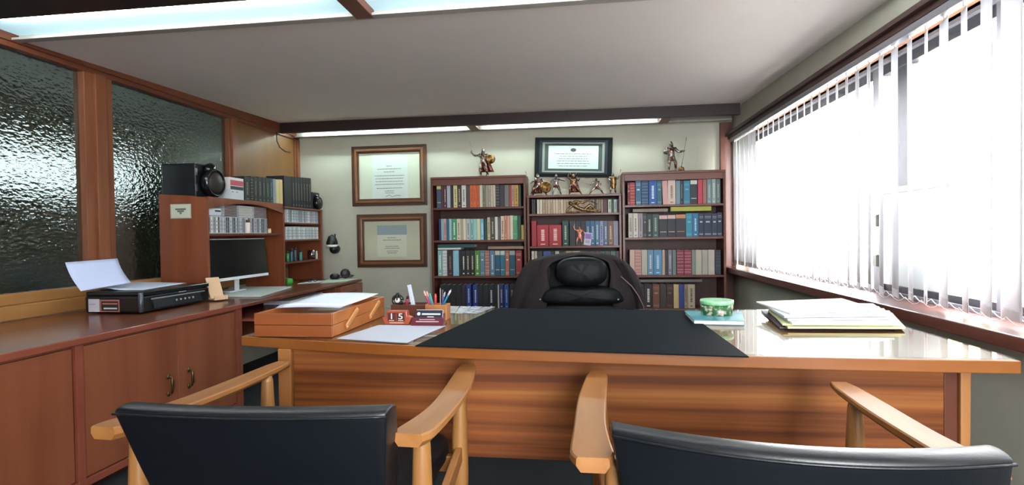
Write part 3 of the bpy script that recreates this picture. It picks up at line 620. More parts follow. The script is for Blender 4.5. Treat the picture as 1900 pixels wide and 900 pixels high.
# arched valance
n = 14; poly = []
for i in range(n+1):
    t = i/n; poly.append((H0+.02+(H1-.02-H0-.02)*t-ey, HZ-.095+.055*math.sin(math.pi*t)-ez))
poly = poly+[(H1-.02-ey, HZ-.012-ez), (H0+.02-ey, HZ-.012-ez)]
LB(MB().prism([(u, v) for u, v in poly], HX-.018-ex, HX-ex, 'x'), 'arched_valance', W_HUT)
ZH1 = 1.162
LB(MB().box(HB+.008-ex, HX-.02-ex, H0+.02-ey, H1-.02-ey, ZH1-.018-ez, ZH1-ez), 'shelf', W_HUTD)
ZS = [1.262, 1.105, .93]
ZS = [on_x(568, 414, HX-.02).z, on_x(568, 444, HX-.02).z, on_x(568, 483, HX-.02).z]
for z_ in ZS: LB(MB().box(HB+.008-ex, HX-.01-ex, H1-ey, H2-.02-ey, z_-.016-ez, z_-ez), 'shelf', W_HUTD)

# CD rows on the hutch
def make_cd(w_, d, h, hx, label, group, loc, rz, nm='cd_case'):
    q = MB(); q.box(0, w_, 0, d, 0, h, 0); q.box(w_*.12, w_*.88, -.0008, 0, h*.04, h*.96, 1)
    for k in range(3): q.box(w_*.35, w_*.65, -.0014, -.0008, h*(.2+.22*k), h*(.32+.22*k), 2)
    o = q.build(nm, [mat('c4c8cc', .25), mat(hx, .4), mat('6a6a70', .5)], loc=loc); o.rotation_euler = (0, 0, rz)
    return tag(o, label, 'CD case', group)
cdc = [('grey','9aa0a4'),('white','d4d8da'),('silver','b4bcc0'),('dark grey','5a6066'),('lilac','a49cb0'),('pale blue','a8bcc8'),('black','2c3034'),('cream','d8d4c8'),('slate','747e88'),('clear','c0c8cc')]
def cd_row(pa, pb, X, z0, h, where, group, pick, wd=.0104, depth=.14, seed=1):
    ya = on_x(pa, 420, X).y; yb = min(on_x(pb, 420, X).y, 5.074); y = ya; n = 0; rnd = random.Random(seed)
    while y+wd < yb:
        k = rnd.uniform(1.0, 1.7)*wd
        if y+k > yb: break
        cn, hx = rnd.choice(pick)
        make_cd(k-.0008, depth*.9, h*rnd.uniform(.96, 1), hx, '%s-spined CD case, %s from left on %s' % (cn, ordn(n), where), group, (X, y, z0+.0005), R(90)); y += k; n += 1
XC = HX-.035
cd_row(388, 496, XC, ZH1, .125, 'wide hutch shelf', 'CD cases standing on the wide hutch shelf', cdc, .0135, seed=3)
cd_row(533, 606, XC+.01, ZS[0], .118, 'top narrow hutch shelf', 'CD cases on the top narrow hutch shelf', [cdc[i] for i in (0, 3, 5, 8, 8, 1, 7, 4)], .0125, seed=5)
cd_row(531, 594, XC+.01, ZS[1], .118, 'second narrow hutch shelf', 'CD cases on the second narrow hutch shelf', [cdc[i] for i in (0, 1, 2, 7, 5, 9)], .0135, seed=8)
# flat stacks on top of the standing cases
def cd_stack(p0, p1, n, pick, where, group):
    ya = on_x(p0, 400, XC).y; yb = on_x(p1, 400, XC).y; z0 = ZH1+.1265
    for k in range(n):
        q = MB(); q.box(-.125, 0, 0, yb-ya, 0, .0075, 0); q.box(0, .0006, .003, yb-ya-.003, .001, .0062, 1)
        cn, hx = pick[k % len(pick)]
        o = q.build('cd_case', [mat('c4c8cc', .25), mat(hx, .4)], loc=(XC, ya, z0+k*.0098))
        tag(o, '%s-edged CD case lying flat, %s from bottom of %s stack' % (cn, ordn(k), where), 'CD case', group)
cd_stack(416, 440, 9, [('maroon', '5c2c30'), ('dark red', '6c3436')], 'left flat', 'CD cases in the left flat stack')
cd_stack(443, 468, 9, [('white', 'd4d4d4'), ('cream', 'c8c0b8')], 'middle flat', 'CD cases in the middle flat stack')
cd_stack(471, 494, 9, [('maroon', '603034'), ('brown', '6c3a34')], 'right flat', 'CD cases in the right flat stack')
def put_box(nm, px0, px1, py0, py1, X, z0, d, hx, label, cat, rz=R(90), ext=None, par=None):
    a = on_x(px0, py0, X); c = on_x(px1, py1, X); h = (a.z-z0) if py1 is None else a.z-c.z
    return a, c, h
# white device at the left of the stacks
ya = on_x(388, 400, XC).y; yb = on_x(413, 400, XC).y
e = empty('white_box', (XC-.07, (ya+yb)/2, ZH1+.1265), 'white glossy box with black slot, left end above standing CDs', 'box')
MB().box(-.06, .065, (ya-yb)/2, (yb-ya)/2, 0, .06).build('box_body', mat('d8dce8', .3), e, bevel=.012, segs=3)
MB().box(.062, .0665, -.005, (yb-ya)/2-.012, .03, .042).build('slot', BLACK, e, bevel=.003)
# little jars in front of CDs
def jar(nm, px, py0, py1, X, z0, r, hexc, lid, label, cat, glassy=False):
    p = on_x(px, py1, X); h = on_x(px, py0, X).z-z0; p.y = min(p.y, 5.06)
    e = empty(nm, (X, p.y, z0+.0005), label, cat)
    MB().lathe([(r*.9, 0), (r, .004), (r, h*.75), (r*.8, h*.8)], n=16).build('jar_body', mat(hexc, .3), e, smooth=True)
    MB().lathe([(r*.85, h*.8), (r*.85, h)], n=16).build('lid', mat(lid, .4), e, smooth=True)
jar('cream_jar', 460, 408, 432, HX-.026, ZH1, .018, 'e0d4cc', '5a3a34', 'small cream jar with brown lid before the CD row', 'jar')
jar('small_cup', 500, 424, 432, HX-.026, ZH1, .014, 'd8b89c', 'c8a080', 'tiny beige cup at right end of wide hutch shelf', 'cup')
for k, (px, hx, lb) in enumerate(((534, '2c7a48', 'leftmost green'), (541, '2a5a60', 'second, teal'), (548, '3a4a50', 'third, tall grey'), (558, '3a7a74', 'rightmost, turquoise'))):
    jar('small_bottle', px, [466, 462, 459, 464][k], 480, HX-.05, ZS[2], .014, hx, '20282a', 'small %s bottle on the third narrow hutch shelf' % lb, 'bottle')
# glass mug
p = on_x(585, 480, HX-.06); p.y = min(p.y, 4.99); mg = empty('glass_mug', (p.x, p.y, ZS[2]+.0005), 'clear glass mug at right on third narrow hutch shelf', 'mug')
MUG = clear_glass('mug_glass', gl=.3, fres=False, tint=(.85, .87, .92, 1), rough=.1)
MB().lathe([(.001, .008), (.036, .008), (.038, .09), (.041, .09), (.040, 0), (.001, 0)], n=20).build('mug_body', MUG, mg, smooth=True)
MB().tube([(0, .038, .075), (0, .062, .07), (0, .066, .045), (0, .058, .022), (0, .038, .018)], .005, 8).build('mug_handle', MUG, mg, smooth=True)
jar('white_candle', 599, 465, 477, HX-.05, ZS[2], .012, 'e0dcd8', 'e8e4e0', 'small white candle beside the glass mug', 'candle')
q = MB(); p = on_x(536, 508, HX-.06); q.T = Matrix.Translation((p.x, p.y, DZ+.0005)); q.lathe([(.028, 0), (.034, .02), (.034, .045), (.022, .055)], n=16)
tag(q.build('green_tape_roll', mat('3c9a38', .5), smooth=True), 'bright green round container in lowest narrow hutch opening', 'container')
# black helmet-like cap hung on the wall behind the hutch
p = on_y(616, 450, 5.36)
cp = empty('black_cap', (p.x, 5.362, p.z-.04), 'black cap with white band hanging beside the right end of hutch', 'cap')
cp.scale = (.72, .9, 1.45)
MB().lathe([(.005, .085), (.05, .07), (.078, .03), (.08, 0)], n=18).build('crown', BLACK, cp, smooth=True)
MB().lathe([(.081, -.004), (.082, .012)], n=18).build('white_band', WHITE, cp, smooth=True)
MB().ball((.03, .02, -.02), .07, (1, 1.2, .5)).build('brim', BLACK, cp, smooth=True)
MB().box(-.006, .006, .07, .088, .03, .09).build('wall_hook', BLACK, cp)

# ---- on top of the hutch
TZ = HZ-.012
# big loudspeaker
def speaker(nm, y0, y1, x0, x1, z0, h, label, dome_c, dome_r):
    e = empty(nm, ((x0+x1)/2, (y0+y1)/2, z0), label, 'speaker'); X0, X1, Y0, Y1 = (x0-x1)/2, (x1-x0)/2, (y0-y1)/2, (y1-y0)/2
    q = MB(); q.box(X0, X1, Y0, Y1, 0, h); q.build('cabinet', mat('11171c', .35), e, bevel=.01, segs=3)
    r = dome_r
    q = MB(); q.lathe([(r*.9, X1-.002), (r, X1+r*.35), (r*.95, X1+r*.62), (r*.86, X1+r*.66), (r*.8, X1+r*.5)], (0, dome_c[0], dome_c[1]), 28, axis='x'); wf_ = q.build('woofer_ring', BLACKG, e, smooth=True)
    q = MB(); q.lathe([(r*.84, X1+r*.5), (r*.6, X1+r*.68), (r*.3, X1+r*.8), (r*.02, X1+r*.84)], (0, dome_c[0], dome_c[1]), 24, axis='x'); q.build('cone', mat('2a221f', .6), wf_, smooth=True)
    q = MB(); q.lathe([(r*.42, X1-.002), (r*.5, X1+r*.3), (r*.36, X1+r*.5), (.01, X1+r*.55)], (0, dome_c[0]-.01, dome_c[1]+r*.86), 18, axis='x'); q.build('tweeter', BLACKG, e, smooth=True)
    return e, X1
pA = on_x(372, 357, HX-.03)
e, X1 = speaker('loudspeaker', H0+.024, 3.69, HX-.36, HX-.10, TZ+.001, .237, 'large black loudspeaker on left end of hutch top', (.012, .108), .104)
for z_ in (.06, .17): MB().box(X1, X1+.004, -.12, -.10, z_-.02, z_+.03).build('silver_trim', STEEL, e, bevel=.001)
y2 = on_x(588, 357, HX-.02).y
e, X1 = speaker('loudspeaker', y2-.065, y2+.085, HX-.26, HX-.035, HZ-.0335, .17, 'smaller black round-faced loudspeaker at right end of hutch top', (0, .062), .062)
# box pair
ya = on_x(427, 350, HX-.04).y; yb = on_x(452, 350, HX-.04).y
lo = MB(); lo.box(-.1, 0, 0, yb-ya, 0, .075, 0); lo.box(0, .001, .02, .04, .055, .06, 1); lo.box(0, .001, .07, .09, .055, .06, 1)
tag(lo.build('small_carton', [mat('ccd2d8', .6), BLACK], loc=(HX-.04, ya, TZ+.001)), 'white small carton on hutch top, under the red-banded box', 'box')
up = MB(); up.box(-.1, 0, 0, yb-ya, 0, .09, 0); up.box(0, .001, .004, yb-ya-.004, .03, .07, 1); up.box(0, .0012, .004, yb-ya-.004, .0, .025, 2)
tag(up.build('small_carton', [mat('e4dcdc', .6), mat('b8505c', .6), mat('2a3038', .6)], loc=(HX-.04, ya, TZ+.077)), 'red-banded small carton stacked on the white one', 'box')
def row_x(items, X, z0, where, group, depth=.17, n0=0):
    for k, it in enumerate(items):
        cn, hx, a, c, tp, st, dc = it
        pa = on_x(a, tp, X); pc = on_x(c, tp, X); h = pa.z-z0
        o = make_book('book', pc.y-pa.y-.0012, depth, h, hx, st, dc, '%s book, %s from left on %s' % (cn, ordn(k), where), group)
        o.location = (X, pa.y, z0+.001); o.rotation_euler = (0, 0, R(90))
T1 = [('black','16181a',453,464,327,'title','6a6a50'),('black gold-lettered','17181a',464.5,470,327,'rings','7a7038'),('black','181a1c',470.5,478,328,'title','5a5a4a'),('charcoal','1a1a1c',478.5,486,328,'title','6a6448'),('black','17191a',486.5,492.5,329,'title','5a5a4a'),('dark olive','20241e',493,500,330,'title','5a6a4a'),('dark slate','2a3640',500.5,506,331,'title','607080'),('grey blue','8a96a0',506.5,511.5,332,'plain','a0a0a0'),('cream','d4c490',512,518,333,'plain','b0a070'),('yellow cream','d8bc84',518.5,524,333,'plain','b0a070')]
row_x(T1, HX-.045, TZ, 'top of hutch', 'books on top of the wide hutch part')
T2 = [('thick black','14161a',527,541,326,'plain','333333')]+[(['black','inky black','jet black','soft black'][k % 4],'16181a',541.5+k*5.1,546.3+k*5.1,328+k*.4,'title','6a6458') for k in range(7)]
row_x(T2, HX-.045, HZ-.0335, 'top of narrow hutch end', 'black encyclopaedia volumes on top of the narrow hutch part')

# ---- monitor
XMON = -2.47
A, B_, C_, D_ = on_x(388, 441, -2.60), on_x(492, 443, -2.42), on_x(499, 510, -2.40), on_x(388, 522, -2.58)
e = empty('monitor', (-2.63, 3.835, DZ), 'black-screened flat monitor with white rim on computer desk', 'monitor')
T = Matrix.Translation((0, 0, .0)) @ Matrix.Rotation(R(-9), 4, 'Z') @ Matrix.Rotation(R(-4), 4, 'Y')
T = Matrix.Translation((.02, 0, .268)) @ Matrix.Rotation(R(-5), 4, 'Y')
hw, hh = .362, .155
q = MB(); q.T = T; q.box(-.03, 0, -hw, hw, -hh, hh); cs = q.build('casing', mat('c8c8cc', .35), e, bevel=.004)
q = MB(); q.T = T; q.box(0, .002, -hw+.006, hw-.006, -hh+.022, hh-.006); q.build('screen', mat('101214', .18, spec=.5), e)
q = MB(); q.T = T; q.box(0, .003, -hw, hw, -hh, -hh+.02); q.build('white_chin', mat('e0e4ec', .35), e)
q = MB(); q.box(-.04, -.022, .02, .06, .02, .2); q.build('stand_neck', mat('d0d4dc', .3), e, bevel=.003)
q = MB(); q.box(-.15, -.02, -.06, .14, .0136, .0236); q.build('stand_foot', mat('d0d4dc', .3), e, bevel=.003)
# flat white keyboard folder in front of it
def sheet_px(nm, pts, z0, th, mt, label, cat, group=None):
    P = [on_z(px, py, z0) for px, py in pts]; c = sum(P, Vector())/len(P)
    q = MB(); q.prism([(p.x-c.x, p.y-c.y) for p in P], 0, th); return tag(q.build(nm, mt, loc=(c.x, c.y, z0), bevel=min(.002, th*.3)), label, cat, group)
sheet_px('flat_folder', [(413, 551), (484, 551), (541, 534), (426, 534)], DZ+.001, .012, mat('c4ccc8', .5), 'pale flat folder lying before the monitor on computer desk', 'folder')
e = empty('paper_pile', on_z(545, 556, DZ-.10), 'white papers fanned on the pull-out keyboard tray', 'papers')
cc = on_z(545, 556, DZ-.10)
for k in range(5):
    P = [on_z(px, py, DZ-.102) for px, py in ((490, 566), (537, 566.5), (600, 548.5), (556, 547.5))]
    q = MB(); q.T = Matrix.Rotation(R(.5*k-1), 4, 'Z'); q.prism([(p.x-cc.x, p.y-cc.y) for p in P], k*.006, k*.006+.005); q.build('sheet_bundle', mat(['e0e6f2', 'e6ecf6', 'e2e8f4', 'eceff8', 'f0f4fa'][k], .8), e)
# glasses, papers, headphones near the right end of the computer desk
sheet_px('loose_paper', [(552, 527), (592, 524.5), (602, 521.5), (580, 521)], DZ+.001, .003, mat('c8d0cc', .8), 'pale paper under the spectacles on computer desk', 'paper')
sheet_px('loose_paper', [(594, 526), (640, 523), (664, 518), (615, 515)], DZ+.001, .005, mat('b8c4b4', .8), 'greenish papers under the headphones, right end of computer desk', 'paper')
p = on_z(580, 524, DZ); e = empty('spectacles', (p.x, p.y, DZ+.005), 'black-rimmed spectacles lying on the computer desk', 'glasses', rz=R(70))
for s_ in (-1, 1):
    q = MB(); q.tube([(s_*.034+.026*math.cos(a*math.pi/8), 0, .02+.018*math.sin(a*math.pi/8)) for a in range(17)], .003, 6); q.build('rim', BLACK, e, smooth=True)
    q = MB(); q.tube([(s_*.06, 0, .026), (s_*.064, .05, .02), (s_*.05, .12, .004)], .0028, 6); q.build('temple', BLACK, e, smooth=True)
MB().tube([(-.01, 0, .024), (0, -.002, .028), (.01, 0, .024)], .0025, 6).build('bridge', BLACK, e, smooth=True)
p = on_z(622, 519, DZ); e = empty('headphones', (p.x+.03, p.y, DZ+.007), 'black headphones lying on papers at right end of computer desk', 'headphones', rz=R(30))
for s_ in (0, 1):
    q = MB(); q.lathe([(.03, 0), (.046, .008), (.048, .035), (.03, .052)], (s_*.10-.03, .02*s_, 0), 16); (setattr(q, 'v', [(v[0], v[2]-.02, -v[1]+.07) if s_ else v for v in q.v]) if s_ else None); q.build('ear_cup', BLACK, e, smooth=True)
MB().tube([(.07, .04, .02), (.12, .06, .03), (.15, .0, .03), (.12, -.07, .022), (.03, -.09, .02), (-.05, -.06, .018), (-.045, -.02, .02)], .005, 8).build('headband', BLACK, e, smooth=True)

# ---- phone stand on the cabinet
p = on_z(403, 556, .71); e = empty('phone_stand', (p.x-.01, p.y+.02, .709), 'light wooden phone stand beside the printer', 'stand', rz=R(62))
WD = mat('d8b490', .5)
q = MB(); q.T = Matrix.Rotation(R(-27), 4, 'X'); q.box(-.045, .045, -.006, .006, .0, .165); q.build('back_plate', WD, e, bevel=.004)
MB().box(-.045, .045, -.05, .06, 0, .012).build('base_plate', WD, e, bevel=.003)
MB().box(-.045, .045, -.05, -.042, .012, .03).build('lip', WD, e, bevel=.003)

# ---- printer
pc = on_z(262, 583, .71); pl = on_z(116, 578, .71); pr = on_z(389, 562, .71)
PX1 = pc.x; PY0 = pc.y; PX0 = -2.80; PY1 = on_x(389, 560, PX1).y; PH = on_x(262, 541, PX1).z-.71
e = empty('printer', ((PX0+PX1)/2, (PY0+PY1)/2, .709), 'black inkjet printer on the low cabinet', 'printer')
hx_, hy_ = (PX1-PX0)/2, (PY1-PY0)/2
q = MB(); q.box(-hx_, hx_, -hy_, hy_, .006, PH*.8); q.build('body', mat('0d0f12', .3), e, bevel=.012, segs=3)
q = MB(); q.box(-hx_+.004, hx_+.004, -hy_+.004, hy_-.004, PH*.8, PH); q.build('scanner_lid', mat('14171b', .25), e, bevel=.008, segs=3)
q = MB(); q.box(hx_+.001, hx_+.006, -hy_+.07, hy_-.05, PH*.58, PH*.64); q.build('output_slot', mat('787c84', .3), e, bevel=.002)
q = MB(); q.T = Matrix.Translation((hx_+.006, 0, PH*.38)) @ Matrix.Rotation(R(-15), 4, 'Y'); q.box(-.008, .004, -hy_+.08, hy_-.09, -.03, .03); pn = q.build('control_panel', mat('101318', .25), e, bevel=.003)
q = MB(); q.T = Matrix.Translation((hx_+.0105, 0, PH*.4)) @ Matrix.Rotation(R(-15), 4, 'Y')
for k in range(5): q.box(-.001, .001, -.03+k*.035, -.018+k*.035, -.005, .005)
q.build('buttons', mat('8a8e96', .4), pn)
q = MB(); q.box(hx_+.0055, hx_+.0065, .0, .06, PH*.73, PH*.77); q.build('name_badge', mat('9aa0a8', .4), e)
q = MB(); q.tube([(hx_-.006, -hy_+.006, .01), (hx_-.006, -hy_+.006, PH*.95)], .012, 10); q.build('corner_trim', mat('555a66', .3, .5), e, smooth=True)
sa, sb = on_y(164, 555, PY0), on_y(222, 579, PY0); ox = (PX0+PX1)/2; oz = .709
q = MB(); q.box(sa.x-ox, sa.x-ox+(sb.x-sa.x)*.36, -hy_-.001, -hy_, sb.z-oz, sa.z-oz, 0); q.box(sa.x-ox+(sb.x-sa.x)*.38, sb.x-ox, -hy_-.001, -hy_, sb.z-oz, sa.z-oz-.004, 1)
q.box(sa.x-ox+(sb.x-sa.x)*.42, sb.x-ox-.006, -hy_-.0016, -hy_-.001, sb.z-oz+.006, sa.z-oz-.012, 2); q.box(sa.x-ox+(sb.x-sa.x)*.5, sb.x-ox-.014, -hy_-.002, -hy_-.0016, sb.z-oz+.016, sb.z-oz+.024, 0); q.box(sa.x-ox+(sb.x-sa.x)*.46, sb.x-ox-.012, -hy_-.002, -hy_-.0016, sa.z-oz-.03, sa.z-oz-.022, 1)
q.build('sticker', [mat('c8c8d4', .6), mat('a86458', .6), mat('2c2826', .6)], e)
q = MB(); q.box(-hx_+.03, -hx_+.07, -hy_-.0015, -hy_, PH*.42, PH*.46); q.build('side_mark', mat('9a9aa0', .4), e)
MB().box(-hx_-.01, -hx_+.05, -.17, .17, PH*.3, PH*.95).build('rear_paper_support', mat('16181c', .3), e, bevel=.004)
# the sheet standing in the feed
a0, a1, a2, a3 = on_x(150, 540, -2.68), on_x(243, 524, -2.66), on_x(218, 479.5, -2.82), on_x(121, 487, -2.84)
def fn(u, v):
    p = a0.lerp(a1, u).lerp(a3.lerp(a2, u), v); bend = math.sin(math.pi*v)*.012; return (p.x-bend, p.y, max(p.z, .709+PH+.002))
tag(MB().grid(fn, 8, 8, th=.0012).build('paper_sheet', mat('c6d0f0', .8), smooth=True), 'white paper sheet standing in the printer feed', 'paper')
s0, s1, s2, s3 = on_z(163, 539, .712+PH), on_z(266, 538, .712+PH), on_z(347, 525, .712+PH), on_z(235, 522, .712+PH)
q = MB()
def fn(u, v):
    p = s0.lerp(s1, u).lerp(s3.lerp(s2, u), v); return (p.x, p.y, .7115+PH+.014*math.exp(-((u-.3)/.18)**2)*max(0, 1-v*1.6))
tag(MB().grid(fn, 12, 10, th=-.0012).build('paper_sheet', mat('cdd6ea', .8), smooth=True), 'white paper lying on the printer lid', 'paper')
# ================================================================ MAIN DESK
DT = .76; GT = DT+.005
DYC = 2.15
e = empty('office_desk', (-.04, DYC, 0), 'wide wooden office desk with plank front and glass top', 'desk')
ex, ey = -.04, DYC
front = [(-1.27, 1.868), (-.9, 1.79), (-.566, 1.737), (-.25, 1.70), (.03, 1.681), (.35, 1.659), (.645, 1.645), (.95, 1.638), (1.192, 1.637)]
topo = front+[(1.192, 2.60), (-1.27, 2.63)]
q = MB(); q.prism([(x-ex, y-ey) for x, y in topo], DT-.036, DT); q.build('desktop', W_DESKE, e, bevel=.003)
gl = [(x-ex+(.006 if x < 0 else -.004 if x > 1 else 0), y-ey+.008) for x, y in front]+[(1.186-ex, 2.59-ey), (-1.262-ex, 2.62-ey)]
q = MB(); q.prism(gl, DT+.0004, DT+.0046); q.build('glass_top', DESKGLASS, e)
PY = 1.835
MB().box(-1.045-ex, 1.118-ex, PY-ey, PY+.02-ey, .352, DT-.036).build('front_panel', W_PANEL, e, bevel=.002)
W_LEGD = wood('desk_leg_dark', '5c2e20', '6e3a28', 'z', .4, .1, 12)
W_LEGL = wood('desk_leg_light', 'b4743e', 'c88a52', 'z', .4, .1, 12)
MB().box(1.120-ex, 1.158-ex, PY+.002-ey, PY+.05-ey, 0, DT-.036).build('dark_upright', W_LEGD, e, bevel=.002)
for x0, x1, y0 in ((-1.10, -1.05, PY-.01), (1.160, 1.215, PY-.01)):
    x1_ = min(x1, 1.19)
    q = MB(); q.prism([(x0-ex, 0), (x1_-ex-.006, 0), (x1_-ex, DT-.036), (x0-ex, DT-.036)], y0-ey, y0+.05-ey, 'y'); q.build('leg', W_LEGL, e, bevel=.003)
    MB().box(x0-ex, x1_-ex, 2.50-ey, 2.55-ey, 0, DT-.036).build('leg', W_LEGL, e, bevel=.003)
    MB().box(x0+.01-ex, x1_-.01-ex, y0+.05-ey, 2.50-ey, .3, DT-.05).build('end_panel', W_LEGD, e, bevel=.002)
MB().box(.55-ex, 1.11-ex, PY+.03-ey, 2.52-ey, .2, DT-.04).build('pedestal', W_LEGD, e, bevel=.003)
MB().box(-1.04-ex, -.6-ex, PY+.03-ey, 2.52-ey, .36, DT-.04).build('pedestal', W_LEGD, e, bevel=.003)
def flat(nm, pts, z0, th, mt, label, cat, group=None, bev=0):
    P = [on_z(px, py, z0+th) for px, py in pts]; c = sum(P, Vector())/len(P)
    q = MB(); q.prism([(p.x-c.x, p.y-c.y) for p in P], 0, th); o = q.build(nm, mt, loc=(c.x, c.y, z0), bevel=bev)
    return tag(o, label, cat, group) if label else o
G = GT
bl_ = flat('desk_blotter', [(770, 641), (1390, 661.5), (1270, 575.5), (920, 572)], G, .004, BLOTTER, 'large black leather blotter across the middle of the desk', 'desk pad', bev=.0015)
# postcards under the glass edge
cards = ['8a93a4', 'c8c4c0', '6a7fa0', 'b8a890', '9aa8b8', 'd0ccc8', '7c8cb0', 'a09080']
pc_ = [(831, 567.5), (921, 569), (885, 582), (831, 581)]
for r_ in range(2):
    for k in range(4):
        u0, u1 = k/4+.01, (k+1)/4-.01; v0, v1 = r_/2+.02, (r_+1)/2-.02
        A_, B2, C2, D2 = [Vector(p) for p in pc_]
        f = lambda u, v: tuple((D2.lerp(C2, u)).lerp(A_.lerp(B2, u), v))
        flat('postcard', [f(u0, v0), f(u1, v0), f(u1, v1), f(u0, v1)], G, .0008, noise_mat('card%d%d' % (r_, k), cards[k+r_*4], cards[(k+r_*4+3) % 8], (1, 1, 1), 28, .5, lo=.45, hi=.55),
             'small printed card, %s of the %s row beside the blotter' % (ORD[k], ['front', 'rear'][r_]), 'card', 'printed cards beside the blotter')
flat('paper_sheet', [(625, 627.6), (754.5, 635.5), (827, 604), (703, 603)], G, .0015, mat('c2c6d4', .7), 'large pale paper sheet between wooden tray and blotter', 'paper')

# ---- cantilever wooden tray
c0 = on_z(472, 624.5, G); c1 = on_z(612, 628, G); 
p0 = on_z(714, 601, G)
bx0, bx1, by0 = c0.x, c1.x, c0.y-.0; by1 = 2.36
H_ = on_y(472, 581.6, by0).z-G
e = empty('letter_tray', ((bx0+bx1)/2, (by0+by1)/2, G), 'two-tier wooden letter tray with slanted arms, papers in it', 'tray')
hx_, hy_ = (bx1-bx0)/2, (by1-by0)/2
def open_box(z0, z1, nm, t=.01, bott=True):
    q = MB(); q.box(-hx_, hx_, -hy_, -hy_+t, z0, z1, 1); q.box(-hx_, hx_, hy_-t, hy_, z0, z1, 0); q.box(-hx_, -hx_+t, -hy_+t, hy_-t, z0, z1, 0); q.box(hx_-t, hx_, -hy_+t, hy_-t, z0, z1, 0)
    q.box(-hx_+t, hx_-t, -hy_+t, hy_-t, z0, z0+.006, 0)
    return q.build(nm, [W_BOX, W_BOXF], e, bevel=.0015)
open_box(0, H_*.49, 'lower_tier'); open_box(H_*.51, H_, 'upper_tier')
for yy in (-.10, .13):
    q = MB(); a = Vector((hx_+.001, yy-.055, H_*.22)); b_ = Vector((hx_+.001, yy+.055, H_*.86)); d = (b_-a).normalized(); n = Vector((0, -d.z, d.y))*.011
    q.prism([((a-n).y, (a-n).z), ((b_-n).y, (b_-n).z), ((b_+n).y, (b_+n).z), ((a+n).y, (a+n).z)], hx_+.001, hx_+.009, 'x')
    ar = q.build('slanted_arm', wood('arm_strip%d' % int(yy*100), 'd08c50', 'dca064', 'y', .35, .2), e, bevel=.004)
    for z_ in (a, b_): MB().lathe([(.0, hx_+.009), (.004, hx_+.009), (.003, hx_+.011), (.0, hx_+.011)], (0, z_.y*.9+yy*.1, z_.z*.93+.003), 8, axis='x').build('rivet', mat('e8c890', .3, .8), ar)
# papers in the tray
for k, (rz, dx, dz) in enumerate(((1, -.01, 0), (-1.5, .0, .0032), (-4, .01, .0064), (-2, .02, .0096))):
    q = MB()
    L_, W2 = .30, .21
    def fn(u, v, k=k): return ((u-.5)*W2*1.25, (v-.5)*L_*1.05, .004*math.sin(u*3)+.010*v**2)
    o = MB().grid(fn, 8, 8, th=-.002).build('paper_sheet', mat(['c8cee4', 'd4dcf2', 'dfe6f6', 'e4ecfa'][k], .8), smooth=True)
    o.location = ((bx0+bx1)/2+dx, (by0+by1)/2+.02, G+H_+.003+dz); o.rotation_euler = (0, 0, R(rz))
    tag(o, 'white paper in the wooden letter tray, %s sheet from the bottom' % ORD[k], 'paper', 'papers in the letter tray')

# ---- perpetual calendar
def facing(px, py, z): return on_z(px, py, z)
p = facing(736, 602.3, G); e = empty('desk_calendar', (p.x, p.y+.02, G), 'small orange wooden perpetual calendar reading 15', 'calendar')
s_ = (on_z(758, 602.3, G)-on_z(713, 602.3, G)).x
hgt = on_y(736, 577, p.y).z-G
q = MB(); q.prism([(-s_*.5, 0), (s_*.5, 0), (s_*.62, hgt*.52), (s_*.45, hgt*.62), (s_*.42, hgt), (-s_*.42, hgt), (-s_*.45, hgt*.62), (-s_*.62, hgt*.52)], -.02, .012, 'y')
CO = wood('calendar_wood', 'a8482c', 'c05c38', 'x', .4, .2)
q.build('calendar_body', CO, e, bevel=.003)
for k, ch in ((-1, '1'), (1, '5')):
    cbx = MB().box(k*.019-.0165, k*.019+.0165, -.026, -.02, hgt*.25, hgt*.86).build('number_card', mat('4a1a1a', .5), e, bevel=.001)
    T = Matrix.Translation((k*.019, -.0263, hgt*.60)) @ Matrix.Rotation(R(90), 4, 'X') @ Matrix.Diagonal((1.35, 1, 1, 1))
    text(ch, .034, T, mat('f0e8e0', .5), 'printed_number', cbx)
    MB().box(k*.019-.011, k*.019+.011, -.0265, -.026, hgt*.29, hgt*.34).build('printed_line', mat('d8c8c0', .5), cbx)
MB().box(-.03, .03, -.0206, -.02, hgt*.1, hgt*.15).build('printed_line', mat('e0c0a8', .5), e)

# ---- business card holder with cards
p = facing(793, 605, G); e = empty('card_holder', (p.x, p.y+.025, G), 'maroon business card holder beside the small calendar', 'card holder')
w_ = (on_z(826, 605, G)-on_z(765, 605, G)).x/2
q = MB(); q.box(-w_, w_, -.03, .03, 0, .006); q.prism([(-.03, .006), (-.024, .006), (-.012, .032), (-.018, .032)], -w_, w_, 'x'); q.prism([(.0, .006), (.006, .006), (.022, .045), (.016, .045)], -w_*.95, w_*.95, 'x')
q.build('holder', mat('5c2030', .35, coat=.3), e, bevel=.002)
q = MB(); q.box(-w_*.7, w_*.7, -.0265, -.026, .016, .020); q.box(-w_*.5, w_*.45, -.0225, -.022, .024, .027); lt = q; lt.T = Matrix.Identity(4)
lt.build('engraved_text', mat('b8a0a0', .5), e)
hc = empty('business_cards', (p.x, p.y+.022, G+.030), 'dark business cards with white print standing in the maroon holder', 'cards')
T = Matrix.Rotation(R(-24), 4, 'X')
q = MB(); q.T = T; q.box(-w_*.82, w_*.82, .002, .010, -.018, .034); q.build('card_stack', mat('e4e6ee', .6), hc)
q = MB(); q.T = T; q.box(-w_*.82, w_*.82, .0005, .002, -.018, .032); fc = q.build('front_card', mat('1c2230', .5), hc)
q = MB(); q.T = T; q.box(-w_*.45, w_*.7, 0, .0005, .012, .018); q.box(-w_*.1, w_*.3, 0, .0005, .002, .005); q.lathe([(.0, 0), (.007, 0), (.007, .0005), (.0, .0005)], (-w_*.65, 0, .016), 10, axis='y'); q.build('printed_text', mat('d8dce4', .6), fc)

